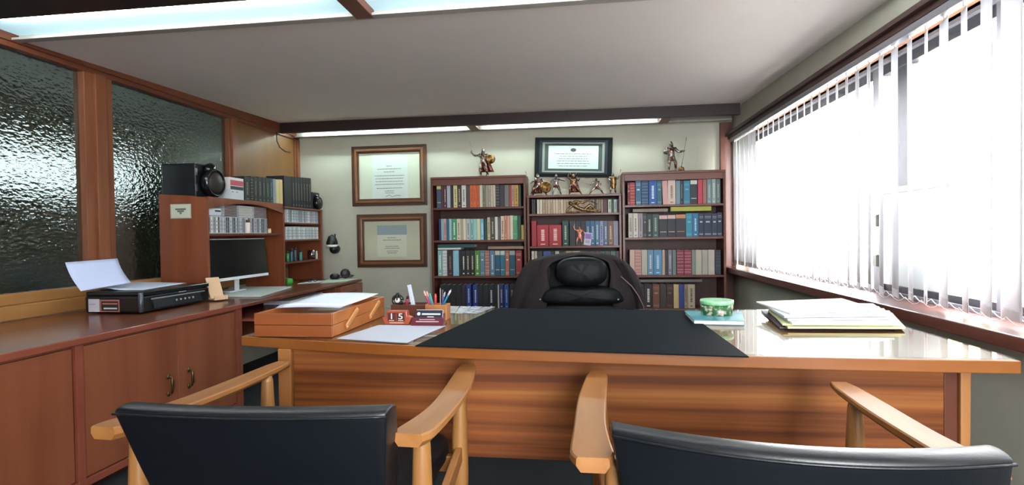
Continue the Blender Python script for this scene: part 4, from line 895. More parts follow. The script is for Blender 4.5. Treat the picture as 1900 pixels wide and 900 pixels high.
# ---- brown organizer and what stands in it
p = facing(757, 588, G); w_ = (on_z(789, 588, G)-on_z(725, 588, G)).x/2; hg = on_y(757, 566, p.y).z-G
e = empty('desk_organizer', (p.x, p.y+.05, G), 'brown wooden desk organizer box behind the small calendar', 'organizer')
q = MB()
for b_ in ((-w_, w_, -.05, -.042), (-w_, w_, .042, .05), (-w_, -w_+.008, -.042, .042), (w_-.008, w_, -.042, .042), (-.004, .004, -.042, .042)): q.box(*b_, 0, hg)
q.box(-w_+.008, w_-.008, -.042, .042, 0, .006); q.build('box', wood('organizer_wood', '5e2c1e', '78402a', 'x', .45), e, bevel=.0015)
ocx, ocy = p.x, p.y+.05
# headset / tape dispenser-like round things
r0 = on_y(738, 557, ocy); q = MB(); e = empty('tape_dispenser', (r0.x, ocy, G+.007), 'small black tape dispenser standing in the brown organizer', 'tape dispenser')
hz = r0.z-G-.007
q = MB(); q.tube([(.021*math.cos(a*math.pi/10), 0, hz+.021*math.sin(a*math.pi/10)) for a in range(20)], .008, 8); q.build('roll', BLACKG, e, smooth=True)
MB().box(-.02, .02, -.008, .008, 0, hz-.018).build('dispenser_base', BLACKG, e, bevel=.003)
MB().box(-.004, .004, -.012, .012, hz, hz+.034).build('cutter', BLACK, e, bevel=.002)
MB().lathe([(.002, -.011), (.011, -.010), (.011, .010), (.002, .011)], (0, 0, hz), 12, axis='y').build('core', WHITE, e, smooth=True)
def stick(nm, px0, py0, px1, py1, Y, wd, hx, label, cat, th=None, group=None, tip=None):
    a = on_y(px0, py0, Y); b_ = on_y(px1, py1, Y); base = a+(a-b_)*max(0, (a.z-(G+.008))/(b_.z-a.z)); base.z = G+.008
    q = MB()
    if th: 
        d = (b_-base).normalized(); n = Vector((d.z, 0, -d.x))*wd
        q.prism([((base-n).x, (base-n).z+.0), ((base+n).x, (base+n).z), ((b_+n).x, (b_+n).z), ((b_-n).x, (b_-n).z)], Y-th, Y+th, 'y')
        q.T = Matrix.Identity(4)
    else:
        q.tube([base, base.lerp(b_, .93), b_], [wd, wd, wd*.45], 8, mi=0)
        if tip: q.tube([base.lerp(b_, .8), base.lerp(b_, .93), b_+(b_-base)*.002], [wd*1.05, wd*1.05, wd*.4], 8, mi=1)
    c = (base+b_)/2; q.v = [(v[0]-c.x, v[1]-c.y, v[2]-c.z) for v in q.v]
    o = q.build(nm, [mat(hx, .4), mat(tip or hx, .4)], smooth=not th, loc=c, bevel=.0015 if th else 0)
    return tag(o, label, cat, group)
stick('remote_control', 767, 566, 759, 528.5, ocy-.01, .0085, 'c4cede', 'slim pale remote control leaning in the brown organizer', 'remote control', th=.006)
stick('red_marker', 754, 566, 757, 548, ocy+.01, .006, 'a02848', 'red marker behind the slim remote in the organizer', 'marker', tip='241c20')
# pen cup
p = facing(809, 594, G); w_ = (on_z(829, 594, G)-on_z(789, 594, G)).x/2; hg = on_y(809, 566, p.y).z-G
e = empty('pen_cup', (p.x, p.y+.035, G), 'square light wooden pen cup full of pens and pencils', 'pen holder')
q = MB()
for b_ in ((-w_, w_, -.035, -.028), (-w_, w_, .028, .035), (-w_, -w_+.007, -.028, .028), (w_-.007, w_, -.028, .028)): q.box(*b_, 0, hg)
q.box(-w_+.007, w_-.007, -.028, .028, 0, .005); q.build('cup', wood('cup_wood', 'b8743e', 'cc8a54', 'z', .4, .1), e, bevel=.0015)
Yc = p.y+.035
for k, (a, b_, hx, tp, lb) in enumerate((((797, 566), (786, 539), 'a83c50', 'e0b0a0', 'red pencil, leftmost in the pen cup'), ((801, 566), (791, 540), '6a6090', 'd8a898', 'violet pencil, second from left in the pen cup'),
    ((803, 566), (797, 544), '2ca090', None, 'turquoise pen, third from left in the pen cup'), ((808, 566), (808, 545), 'b83038', None, 'red pen standing upright mid pen cup'), ((817, 566), (817, 534), 'b8b4b0', None, 'thin grey stick standing upright in the pen cup'),
    ((820, 566), (826, 541), '5a5ca0', 'c0b8d0', 'blue-violet pencil leaning right in the pen cup'), ((822, 566), (837, 537), '2888b0', 'e0d8d0', 'sky blue pencil, rightmost in the pen cup'))):
    stick('pencil', a[0], a[1], b_[0], b_[1], Yc+(k % 3-1)*.012, [.0042, .0042, .005, .0058, .002, .0035, .0042][k], hx, lb, 'pencil', group='pens and pencils in the cup', tip=tp)
# ---- book with floral tin
Pb = [(1287, 595), (1382, 596), (1373, 583), (1269, 576)]
bk = flat('desk_book', [(1287, 594), (1381, 595.5), (1376, 578), (1270, 577)], G, .018, [mat('2f7a86', .4)], 'teal-covered book under the green floral tin, right of blotter', 'book')
bk.name = 'book'; pgm = bk.data
q = MB(); P = [on_z(px, py, G+.009)-Vector(bk.location) for px, py in ((1289, 596), (1382, 597.3), (1377, 579), (1272, 578))]
bk.scale.z = 1
bk.data = bk.data.copy()
vs = [Vector(v.co) for v in bk.data.vertices][:4]; cN = sum(vs, Vector())/4
q.prism([((v.x-cN.x)*1.0+cN.x, (v.y-cN.y)*1.0+cN.y) for v in vs], 0, .0025, mi=0); q.prism([((v.x-cN.x)*.97+cN.x, (v.y-cN.y)*.97+cN.y) for v in vs], .0025, .0155, mi=1); q.prism([(v.x, v.y) for v in vs], .0155, .018, mi=2)
o2 = q.build('book', [mat('2f6a76', .4), mat('dcdcd4', .8), noise_mat('teal_cover', '2f7e8e', '6fa8ae', (1, 1, 1), 14, .35)], loc=bk.location); tag(o2, bk['label'], 'book'); bpy.data.objects.remove(bk)
c = on_z(1331, 583, G+.0195)
e = empty('floral_tin', (c.x, c.y+.01, G+.0185), 'round green floral tin with pale green lid on teal book', 'tin')
rr = (on_y(1363, 575, c.y+.01)-on_y(1301, 575, c.y+.01)).x/2; hh_ = on_y(1331, 556, c.y+.01-rr*.0).z-(G+.0185)
FL = noise_mat('tin_floral', '1c5c30', 'c8b0a8', (1, 1, 1), 60, .35, .3, detail=2, lo=.48, hi=.66)
MB().lathe([(rr*.93, 0), (rr*.95, .003), (rr*.95, hh_*.75)], n=32).build('tin_body', FL, e, smooth=True)
MB().lathe([(rr*.9, hh_*.72), (rr, hh_*.72), (rr*1.0, hh_*.92), (rr*.97, hh_), (rr*.9, hh_*.99), (.001, hh_*.99)], n=32).build('lid', noise_mat('lid_green', '7cc08c', 'a8d8ac', (1, 1, 1), 50, .35, .3), e, smooth=True)

# ---- stack of files
SX = [((1422, 596), (1452, 607), (1678, 606), (1640, 583), (1420, 579), .004, 'ccb8b0', 'dark-bottomed brown folder, lowest of the file stack')]
def file_(pts, z0, th, hx, label, grp='files stacked at the right of the desk', wob=0.0, nm='file_folder'):
    P = [on_z(px, py, z0+th) for px, py in pts]; c = sum(P, Vector())/4
    def fn(u, v):
        p = P[0].lerp(P[1], u).lerp(P[3].lerp(P[2], u), v); return (p.x-c.x, p.y-c.y, th+wob*math.sin(u*5+v*2)**2)
    o = MB().grid(fn, 10, 6, th=th*.92).build(nm, mat(hx, .7), loc=(c.x, c.y, z0))
    return tag(o, label, 'folder', grp)
z_ = G+.0008
specs = [([(1447, 607.5), (1660, 609), (1640, 578), (1412, 576)], .005, '5c4a50', 'dark mauve folder at the very bottom of the file stack'),
 ([(1443, 602), (1445, 603.5), (1500, 590), (1410, 578)], .002, 'b4c0d4', None),
 ([(1462, 606), (1680, 607), (1655, 580), (1425, 575)], .008, 'e4e0ae', 'pale yellow folder low in the file stack'),
 ([(1452, 601), (1672, 602), (1650, 576), (1425, 572)], .006, 'd8dca8', 'yellow-green folder above the pale yellow one in the stack'),
 ([(1470, 599), (1660, 598), (1640, 572), (1425, 569)], .008, 'e8e8ec', 'thick white papers in the middle of the file stack'),
 ([(1462, 592), (1655, 590), (1630, 568), (1420, 565)], .007, 'd0d2da', 'grey-white papers in the upper half of the file stack'),
 ([(1455, 586), (1650, 584), (1620, 563), (1412, 561)], .008, 'dadce2', 'light grey folder just under the topmost white folder')]
for pts, th, hx, lb in specs:
    if lb is None:
        continue
    file_(pts, z_, th, hx, lb, wob=.0004); z_ += th+.0010
flat('loose_paper', [(1412, 581), (1443, 599), (1466, 597), (1440, 577)], G+.0002, .0006, mat('bcc8dc', .8), 'bluish paper poking out left under the file stack', 'paper').location.z = G+.0001
file_([(1466, 580.5), (1628, 573.5), (1562, 553.5), (1403, 559.5)], z_, .006, 'f4f4f6', 'white folder on top of the file stack')
q = MB(); pp = on_z(1636, 577, z_); q.tube([(-.012, -.012, 0), (.012, -.012, .002), (.016, .0, .004), (.012, .012, .002), (-.012, .012, 0)], .002, 6)

# ================================================================ EXECUTIVE CHAIR AND JACKET
EY = 3.25
cx = on_y(1079, 500, EY).x
e = empty('executive_chair', (cx, EY+.1, 0), 'black leather executive chair with padded headrest behind the desk', 'chair')
zt = on_y(1079, 474, EY).z; zh0 = on_y(1079, 533, EY-.09).z; zh1 = on_y(1079, 477, EY-.09).z
hw = (on_y(1127, 510, EY-.09)-on_y(1031, 510, EY-.09)).x/2
def cushion(nm, w_, z0, z1, y0, d, par, sq=2.6, pleat=0, n=32, taper=0.0):
    """a padded leather pillow: superellipse outline, bulging towards -y"""
    cz = (z0+z1)/2; hz_ = (z1-z0)/2
    q = MB(); nu, nv = n, 14
    def pt(u, v):
        a = u*2*math.pi; ca, sa = math.cos(a), math.sin(a)
        b_ = (v-.5)*math.pi
        rx = (abs(ca)**(2/sq))*math.copysign(1, ca); rz = (abs(sa)**(2/sq))*math.copysign(1, sa)
        s = math.cos(b_)**.45; x = w_*rx*s*(1+taper*rz); z = cz+hz_*rz*s; y = y0+d*math.sin(b_)
        if pleat: y += pleat*math.sin(x*95)*abs(rz)*(.5 if rz < 0 else 1)
        return (x, y, z)
    q.grid(pt, nu, nv)
    return q.build(nm, LEATHER, par, smooth=True)
cushion('backrest_shell', .29, .52, zt+.005, .03, .07, e, 3.2)
cushion('headrest', hw, zh0, zh1, -.16, .065, e, 2.7, pleat=.003)
cushion('lumbar_cushion', .235, .70, zh0+.005, -.13, .06, e, 3.4, pleat=.004, taper=-.14)
cushion('lower_cushion', .25, .50, .715, -.13, .06, e, 4, pleat=.004)
q = MB(); q.T = Matrix.Translation((0, -.28, .46)); 
def pt(u, v):
    a = u*2*math.pi; b_ = (v-.5)*math.pi; ca, sa = math.cos(a), math.sin(a); s = math.cos(b_)**.4
    return (.27*math.copysign(abs(ca)**.55, ca)*s, .25*math.copysign(abs(sa)**.55, sa)*s, .06*math.sin(b_))
q.grid(pt, 30, 12); q.build('seat', LEATHER, e, smooth=True)
for s_ in (-1, 1):
    q = MB(); q.tube([(s_*.30, -.02, .60), (s_*.31, -.2, .655), (s_*.31, -.42, .65), (s_*.30, -.46, .58)], [.025, .035, .035, .02], 10); ar = q.build('armrest', LEATHER, e, smooth=True)
    MB().tube([(s_*.30, -.25, .40), (s_*.31, -.25, .64)], .018, 8).build('arm_post', BLACK, ar)
    pb = on_y(1002 if s_ < 0 else 1147, 556, EY-.12)
    MB().ball((pb.x-cx, -.215, pb.z), .0055, n=10).build('metal_stud', STEEL, e, smooth=True)
MB().tube([(0, -.2, .1), (0, -.2, .42)], .03, 12).build('gas_column', BLACK, e)
for k in range(5):
    a = k*2*math.pi/5+.3; lg = MB().tube([(0, -.2, .11), (.3*math.cos(a), -.2+.3*math.sin(a), .08)], [.028, .018], 8).build('base_arm', BLACK, e)
    MB().lathe([(.03, -.02), (.03, .02)], (.3*math.cos(a), -.2+.3*math.sin(a), .031), 12, axis='x').build('caster', BLACK, lg)
# jacket: shoulders spread over the chair back, wrapping from behind to the front on both sides
JM = noise_mat('jacket_cloth', '0f0609', '180a0f', (1, 1, 1), 60, .85, bump=.1)
jt = [(944, 590), (948, 560), (956, 528), (968, 502), (984, 484), (1010, 477), (1045, 472), (1080, 470.5), (1115, 472), (1142, 476), (1160, 486), (1176, 500), (1188, 520), (1196, 548), (1199, 590)]
JP = [on_y(px, py, EY+.04) for px, py in jt]
def outline(u):
    t = u*(len(JP)-1); i = min(int(t), len(JP)-2); return JP[i].lerp(JP[i+1], t-i)
q = MB()
def back(u, v):
    p = outline(u); c = Vector((cx, EY, .62)); k = 1-v*.85
    x = cx+(p.x-cx)*(1-.25*v*v); z = .5+(p.z-.5)*k
    return (x, EY+.10+.10*math.sin(min(1, v*1.6)*math.pi/2)-.05*abs(2*u-1)**3+.006*math.sin(u*40), z)
def shoulder(u, v):
    p = outline(u); side = abs(2*u-1); reach = .20*max(0, side-.30)/.70
    bl = back(u, 0); y = bl[1]+(EY-.02-bl[1]-reach*.3)*v
    x = p.x+(cx-p.x)*.5*v*v*min(1, side*1.6); z = p.z-.10*v*v*side+.012*math.sin(v*math.pi)
    return (x, y, z)
jk = empty('jacket', (cx, EY+.15, .5), 'dark maroon jacket draped over the back of the executive chair', 'jacket')
def sh(fn): return lambda u, v: tuple(Vector(fn(u, v))-Vector((cx, EY+.15, .5)))
MB().grid(sh(back), 48, 14, th=.006).build('jacket_back', JM, jk, smooth=True)
MB().grid(sh(shoulder), 48, 8, th=-.006).build('jacket_shoulders', JM, jk, smooth=True)
for side, pts in (('left', [(944, 590), (948, 560), (956, 528), (968, 502), (984, 484), (1015, 480), (1022, 510), (1010, 545), (990, 575), (985, 600)]), ('right', [(1199, 590), (1196, 548), (1188, 520), (1176, 500), (1160, 486), (1128, 480), (1134, 510), (1148, 540), (1160, 565), (1168, 600)])):
    P = [on_y(px, py, EY-.03) for px, py in pts]; c = Vector((cx, EY+.15, .5)); n_ = 5
    outer, inner = P[:n_], P[:n_-1:-1]
    def fn(u, v):
        def pick(L_, t): t *= len(L_)-1; i = min(int(t), len(L_)-2); return L_[i].lerp(L_[i+1], t-i)
        a, b_ = pick(outer, u), pick(inner, u); p = a.lerp(b_, v)
        return (p.x-c.x, p.y-c.y+.06*(1-math.sin(math.pi*min(1, v+.25)))+.006*math.sin(v*14+u*3), p.z-c.z)
    MB().grid(fn, 14, 12, th=.008).build('jacket_front', JM, jk, smooth=True)
P = [on_y(px, py, EY-.055) for px, py in ((1152, 513), (1172, 531), (1184, 548), (1193, 566), (1198, 584))]
MB().tube([p-Vector((cx, EY+.15, .5)) for p in P], .0035, 6).build('piping', mat('6a5458', .6), jk, smooth=True)
# ================================================================ VISITOR ARMCHAIRS
def armchair(loc, rz, label, dims):
    """local x right, y forward, z up; dims: arm half spacings, lengths and heights measured from the photograph"""
    e = empty('armchair', loc, label, 'chair', 'wooden visitor armchairs before the desk', rz)
    fxl, fxr, fyl, fyr, rxl, rxr, ryl, ryr, az, top_z, bt, bw, bz = dims
    for s, fx, fy, rx, ry in ((-1, fxl, fyl, rxl, ryl), (1, fxr, fyr, rxr, ryr)):
        n = 28
        def sec(t):
            x = rx+(fx-rx)*t; y = ry+(fy-ry)*t
            x += s*.014*math.sin(math.pi*t)
            z = az-.004-.018*math.sin(math.pi*t)*(1-.2*t)+.008*t
            w_ = .044-.012*t+.002*math.cos(t*9); w_ *= (1-.5*max(0, t-.93)/.07*.5)*(1-.3*max(0, .05-t)/.05)
            th = .013-.004*t
            return x, y, z, w_, th
        q = MB(); rows = []
        for i in range(n+1):
            x, y, z, w_, th = sec(i/n)
            ring = [(x-w_, y, z-th*.3), (x-w_*.98, y, z+th*.7), (x-w_*.88, y, z+th), (x+w_*.88, y, z+th), (x+w_*.98, y, z+th*.7), (x+w_, y, z-th*.3), (x+w_*.72, y, z-th*1.3), (x-w_*.72, y, z-th*1.3)]
            rows.append(q.av(ring))
        m_ = 8
        for i in range(n):
            for j in range(m_): q.af([(rows[i]+j, rows[i]+(j+1) % m_, rows[i+1]+(j+1) % m_, rows[i+1]+j)], 0)
        q.af([tuple(rows[0]+j for j in range(m_-1, -1, -1)), tuple(rows[n]+j for j in range(m_))], 0)
        ao = q.build('armrest', W_OAK, e, smooth=True); ao.data.set_sharp_from_angle(angle=R(28))
        # front leg, turned and tapered
        lx, ly = fx-s*.004, fy-.10
        q = MB(); q.tube([(lx-s*.005, ly-.01, 0), (lx-s*.003, ly-.005, .15), (lx, ly, .38), (lx, ly, .5), (lx+s*.002, ly+.004, az-.03), (lx+s*.002, ly+.004, az-.012)], [.014, .019, .026, .025, .018, .015], 14)
        q.build('leg', W_OAKZ, e, smooth=True)
        kx, ky = rx+(.045 if s < 0 else .012), ry+.05
        q = MB(); q.tube([(kx-s*.01, ky-.05, 0), (kx-s*.006, ky-.03, .15), (kx, ky, .38), (kx, ky, .5), (kx, ky+.002, az-.03), (kx, ky+.002, az-.012)], [.014, .019, .026, .025, .020, .017], 14)
        q.build('leg', W_OAKZ, e, smooth=True)
        q = MB(); a = Vector((lx, ly, .455)); b_ = Vector((kx, ky, .40)); u = Vector((s*.011, 0, 0)); v = Vector((0, 0, .024))
        bb = q.av([a-u-v, a+u-v, a+u+v, a-u+v, b_-u-v, b_+u-v, b_+u+v, b_-u+v]); q.af([(0,1,2,3),(7,6,5,4),(0,4,5,1),(1,5,6,2),(2,6,7,3),(3,7,4,0)], bb)
        q.build('side_rail', W_OAK, e, bevel=.004)
    lx0, lx1 = fxl, fxr
    MB().box(fxl+.02, fxr-.02, (fyl+fyr)/2-.115, (fyl+fyr)/2-.09, .40, .45).build('front_rail', W_OAK, e, bevel=.004)
    MB().box(rxl+.02, rxr-.02, (ryl+ryr)/2+.04, (ryl+ryr)/2+.062, .34, .39).build('rear_rail', W_OAK, e, bevel=.004)
    # seat cushion
    sx0, sx1 = (fxl+rxl)/2+.05, (fxr+rxr)/2-.05; sy0, sy1 = (ryl+ryr)/2+.02, (fyl+fyr)/2-.04
    q = MB()
    def pt(u, v):
        a = u*2*math.pi; b_ = (v-.5)*math.pi; ca, sa = math.cos(a), math.sin(a); s_ = max(0, math.cos(b_))**.18
        return ((sx0+sx1)/2+(sx1-sx0)/2*math.copysign(abs(ca)**.16, ca)*s_, (sy0+sy1)/2+(sy1-sy0)/2*math.copysign(abs(sa)**.16, sa)*s_, .445+.05*math.copysign(abs(math.sin(b_))**.7, math.sin(b_))+.03*(((sy0+sy1)/2+(sy1-sy0)/2*math.copysign(abs(sa)**.16, sa)*s_)-sy0))
    q.grid(pt, 44, 14); q.build('seat', LEATHER, e, smooth=True)
    # backrest: padded curved slab, seen from behind
    L0, L1, T0, T1, cur = bt  # x left/right at top, y of left/right ends at top, curve towards the rear
    zb = bz; xb0, xb1, yb = bw
    def surf(u, v):
        v = max(0.0, v); xt = L0+(L1-L0)*u; yt = T0+(T1-T0)*u
        xb = xb0+(xb1-xb0)*u
        k = 1-(2*u-1)**2
        x = xb+(xt-xb)*v**.8; y = yb+(yt-yb)*v**1.15-cur*k*(.6+.4*v)
        zt_ = top_z[0]+(top_z[1]-top_z[0])*u
        return Vector((x, y, zb+(zt_-zb)*v))
    th = .06
    q = MB(); nu, nv = 28, 14
    # closed cross-section: rear face, rounded top, front face
    def full(u, w_):
        # w 0..1 runs up the rear, over the top, down the front
        if w_ < .42: v = w_/.42; p = surf(u, v*.985); n = 0
        elif w_ < .58:
            t = (w_-.42)/.16; p = surf(u, .985); a = math.pi*t; off = (1-math.cos(a))/2; p = p+Vector((0, th*off, .010*math.sin(a)))
            return tuple(p)
        else: v = 1-(w_-.58)/.42; p = surf(u, v*.985)+Vector((0, th, 0))
        bul = .006*math.sin(math.pi*min(1, (w_ if w_ < .5 else 1-w_)/.42))
        p.y += -bul if w_ < .5 else bul*1.5
        return tuple(p)
    W_ = [i/60 for i in range(61)]
    q.grid(full, nu, 60)
    # end caps
    b0 = len(q.v)-(nu+1)*61
    for i in (0, nu):
        idx = [b0+i*61+j for j in range(61)]
        q.f.append(tuple(idx if i == 0 else idx[::-1])); q.m.append(0)
    q.f.append(tuple(b0+i*61 for i in range(nu, -1, -1))+tuple(b0+i*61+60 for i in range(nu+1))); q.m.append(0)
    bk = q.build('backrest', LEATHER_N, e, smooth=True, bevel=.006, segs=3)
    # piping along the top rear edge
    q = MB(); q.tube([surf(i/24, .972)+Vector((0, -.004, .001)) for i in range(25)], .0028, 6); q.build('piping', LEATHER_N, bk, smooth=True)
    return e
def loc_(cx, cy, rz, x, y):
    dx, dy = x-cx, y-cy; c, s = math.cos(-rz), math.sin(-rz); return dx*c-dy*s, dx*s+dy*c
AZ = .69
def measure(cx, cy, rz, fl, fr, rl, rr, tl, tm, tr, tz, bl, br_):
    """pixel positions of arm ends (front left/right, rear left/right) and of the backrest top (left, middle, right)"""
    P = [on_z(*p, AZ) for p in (fl, fr, rl, rr)]
    P = [loc_(cx, cy, rz, p.x, p.y) for p in P]
    T = [on_z(*p, z) for p, z in ((tl, tz[0]), (tm, (tz[0]+tz[1])/2), (tr, tz[1]))]
    T = [loc_(cx, cy, rz, p.x, p.y) for p in T]
    cur = (T[0][1]+T[2][1])/2-T[1][1]
    return (P[0][0], P[1][0], P[0][1], P[1][1], P[2][0], P[3][0], P[2][1], P[3][1], AZ, tz, (T[0][0], T[2][0], T[0][1], T[2][1], max(.015, cur)), (bl, br_, T[1][1]+.12), .43)
d1 = measure(-.72, 1.40, R(-3), (527, 677), (869, 683), (190, 799), (757, 812), (208, 761), (470, 772), (716, 766), (.765, .765), -.24, .29)
armchair((-.72, 1.40, 0), R(-3), 'oak armchair with navy vinyl back, the left visitor chair', d1)
d2 = measure(.385, 1.34, R(0), (1110, 695), (1556, 717), (1100, 858), (1840, 880), (1134, 800), (1480, 851), (1884, 852), (.755, .77), -.27, .33)
armchair((.385, 1.34, 0), R(0), 'oak armchair with navy vinyl back, the right visitor chair', d2)
# ================================================================ WARRIOR FIGURINES
def metal_mat(name, c1, c2, rough=.32):
    return noise_mat(name, c1, c2, (1, 1, 1), 55, rough, metal=.85, lo=.4, hi=.6)
BRONZE = metal_mat('bronze', '54302a', '9c7464'); PEWTER = metal_mat('pewter', '4e4644', 'b0a49c'); GOLD = metal_mat('old_gold', '5e4426', 'a88250')
COPPER = metal_mat('copper_dark', '4a2420', '8a5244')
def skin(name, J, E_, rad, mt, par, s):
    me = bpy.data.meshes.new(name); keys = list(J); me.from_pydata([Vector(J[k])*s for k in keys], [(keys.index(a), keys.index(b_)) for a, b_ in E_], [])
    me.materials.append(mt)
    o = bpy.data.objects.new(name, me); col.objects.link(o); o.parent = par
    m_ = o.modifiers.new('skin', 'SKIN'); m_.use_smooth_shade = True
    for i, k in enumerate(keys):
        r = rad.get(k, rad.get(k[:-1], .05))*s*1.2
        d = me.skin_vertices[0].data[i]; d.radius = (r, r); d.use_root = (k == 'pelvis')
    b_ = o.modifiers.new('sub', 'SUBSURF'); b_.levels = 1; b_.render_levels = 1
    return o
RAD = {'pelvis': .085, 'waist': .075, 'chest': .10, 'neck': .035, 'head': .058, 'crown': .045, 'sh': .05, 'el': .036, 'ha': .028, 'fi': .018, 'hip': .065, 'kn': .046, 'an': .030, 'to': .022}
EDG = [('pelvis','waist'),('waist','chest'),('chest','neck'),('neck','head'),('head','crown'),('chest','shL'),('shL','elL'),('elL','haL'),('haL','fiL'),('chest','shR'),('shR','elR'),('elR','haR'),('haR','fiR'),
       ('pelvis','hipL'),('hipL','knL'),('knL','anL'),('anL','toL'),('pelvis','hipR'),('hipR','knR'),('knR','anR'),('anR','toR')]
def pose(**k):
    J = {'pelvis': (0,0,.50),'waist': (0,0,.60),'chest': (0,0,.73),'neck': (0,0,.83),'head': (0,-.01,.90),'crown': (0,-.005,.955),
         'shL': (-.13,0,.78),'elL': (-.19,-.02,.64),'haL': (-.20,-.08,.52),'shR': (.13,0,.78),'elR': (.19,-.02,.64),'haR': (.20,-.08,.52),
         'hipL': (-.06,0,.46),'knL': (-.08,-.02,.27),'anL': (-.09,.0,.06),'toL': (-.10,-.09,.035),'hipR': (.06,0,.46),'knR': (.09,-.02,.27),'anR': (.11,.0,.06),'toR': (.12,-.09,.035)}
    J.update(k)
    for s in 'LR':
        a, b_ = Vector(J['el'+s]), Vector(J['ha'+s]); J['fi'+s] = tuple(b_+(b_-a).normalized()*.05)
    return {k2: J[k2] for k2 in ['pelvis','waist','chest','neck','head','crown','shL','elL','haL','fiL','shR','elR','haR','fiR','hipL','knL','anL','toL','hipR','knR','anR','toR']}
def figurine(px, Y, z0, H, J, label, body=PEWTER, crest=None, shield=None, weapon=None, cape=None, skirt=COPPER, rz=0, horns=False, base=True, armour=BRONZE):
    p = on_y(px, 330, Y); s = H
    e = empty('warrior_figurine', (p.x, Y, z0), label, 'figurine', 'metal warrior figurines', rz)
    J = {k: tuple(v) for k, v in J.items()}
    bz = .02
    if base: MB().lathe([(.20*s, 0), (.21*s, .01*s), (.17*s, .03*s), (.001, .03*s)], n=14).build('base', COPPER, e, smooth=True)
    for k in J: J[k] = (J[k][0], J[k][1], J[k][2]+.012)
    skin('body', J, EDG, RAD, body, e, s)
    V = lambda k: Vector(J[k])*s
    # cuirass
    c, w_ = V('chest'), V('waist'); q = MB(); d = (c-w_).normalized()
    q.tube([w_-d*.03*s, w_, (c+w_)/2, c, c+d*.05*s], [.085*s, .088*s, .108*s, .125*s, .075*s], 14, flat=.8); q.build('cuirass', armour, e, smooth=True)
    for sd in 'LR': MB().ball(V('sh'+sd)+Vector((0, 0, .01*s)), .06*s, (1, 1, .8), 10).build('pauldron', armour, e, smooth=True)
    # skirt of straps
    pv = V('pelvis'); q = MB(); n = 14
    for k in range(n):
        a = 2*math.pi*k/n; u = Vector((math.cos(a), math.sin(a)*.8, 0)); t = Vector((-math.sin(a), math.cos(a), 0))*.022*s
        A = pv+u*.095*s+Vector((0, 0, .03*s)); B2 = pv+u*.135*s-Vector((0, 0, .13*s))
        b_ = q.av([A-t, A+t, B2+t, B2-t, A-t+u*.008*s, A+t+u*.008*s, B2+t+u*.008*s, B2-t+u*.008*s]); q.af([(0,3,2,1),(4,5,6,7),(0,1,5,4),(1,2,6,5),(2,3,7,6),(3,0,4,7)], b_)
    q.build('strap_skirt', skirt, e)
    for sd in 'LR':
        k_, a_ = V('kn'+sd), V('an'+sd); MB().tube([k_+(k_-a_)*.1, k_.lerp(a_, .4), a_], [.05*s, .046*s, .034*s], 10).build('greave', armour, e, smooth=True)
    # helmet
    h = V('head'); hm = MB(); hm.ball(h+Vector((0, .005*s, .03*s)), .072*s, (1, 1.05, 1), 14); hm.box(h.x-.012*s, h.x+.012*s, h.y-.085*s, h.y-.055*s, h.z-.04*s, h.z+.05*s)
    for sd in (-1, 1): hm.box(h.x+sd*.055*s-.008*s, h.x+sd*.055*s+.008*s, h.y-.05*s, h.y+.03*s, h.z-.06*s, h.z+.03*s)
    ho = hm.build('helmet', body if armour is BRONZE else armour, e, smooth=True)
    fa = MB(); fa.ball(h+Vector((0, -.045*s, -.01*s)), .04*s, (1, .7, 1.1), 10); fa.build('face', body, e, smooth=True)
    if crest: 
        q = MB(); pts = [h+Vector((0, -.07*s+.15*s*t, .09*s+.05*s*math.sin(t*math.pi)-.06*s*t*t)) for t in (0, .25, .5, .75, 1)]; q.tube(pts, [.015*s, .024*s, .028*s, .024*s, .012*s], 8); q.build('crest', crest, ho, smooth=True)
    if horns:
        for sd in (-1, 1): MB().tube([h+Vector((sd*.06*s, 0, .05*s)), h+Vector((sd*.12*s, 0, .09*s)), h+Vector((sd*.15*s, 0, .17*s))], [.018*s, .014*s, .004*s], 8).build('horn', body, ho, smooth=True)
    if shield:
        kind, pos, r, ang = shield; P = Vector(pos)*s
        q = MB(); q.T = Matrix.Translation(P) @ Matrix.Rotation(R(ang), 4, 'Z')
        if kind == 'round': q.lathe([(r*s, 0), (r*s, -.015*s), (r*.85*s, -.03*s), (r*.4*s, -.05*s), (r*.15*s, -.075*s), (.001, -.08*s)], n=24, axis='y')
        else: q.grid(lambda u, v: ((u-.5)*r*1.5*s*(1-.45*abs(2*v-1)**2.2), (-.05+.22*(u-.5)**2*1.2)*s, (v-.5)*r*3.1*s), 10, 14, th=.012*s)
        so = q.build('shield', GOLD, e, smooth=True)
    if weapon:
        kind, hand, dv, l0, l1 = weapon; Hn = V(hand); d = Vector(dv).normalized(); q = MB(); q.tube([Hn-d*l0*s, Hn+d*l1*s], [.009*s, .009*s if kind == 'spear' else .005*s], 7)
        wo = q.build(kind, PEWTER, e, smooth=True)
        if kind == 'spear': MB().tube([Hn+d*l1*s, Hn+d*(l1+.03)*s, Hn+d*(l1+.12)*s], [.008*s, .022*s, .001*s], 6, flat=.4).build('spear_head', GOLD, wo)
        else:
            sdv = d.cross(Vector((0, 1, 0))).normalized()*.05*s; MB().tube([Hn+d*.05*s-sdv, Hn+d*.05*s+sdv], .01*s, 6).build('cross_guard', GOLD, wo)
    if cape:
        c_ = V('chest'); 
        def fn(u, v): return (c_.x+(u-.5)*(.24+.26*v)*s+cape*v*s, c_.y+(.09+.10*v+.02*math.sin(u*14))*s, c_.z+(.07-.62*v)*s)
        MB().grid(fn, 14, 10, th=.012*s).build('cape', COPPER, e, smooth=True)
    return e
ZT1, ZT2, ZT3 = 1.6925, 1.4925, 1.6885
Hf = lambda px, y0, y1, Y: on_y(px, y0, Y).z-on_y(px, y1, Y).z
Y_ = 5.24
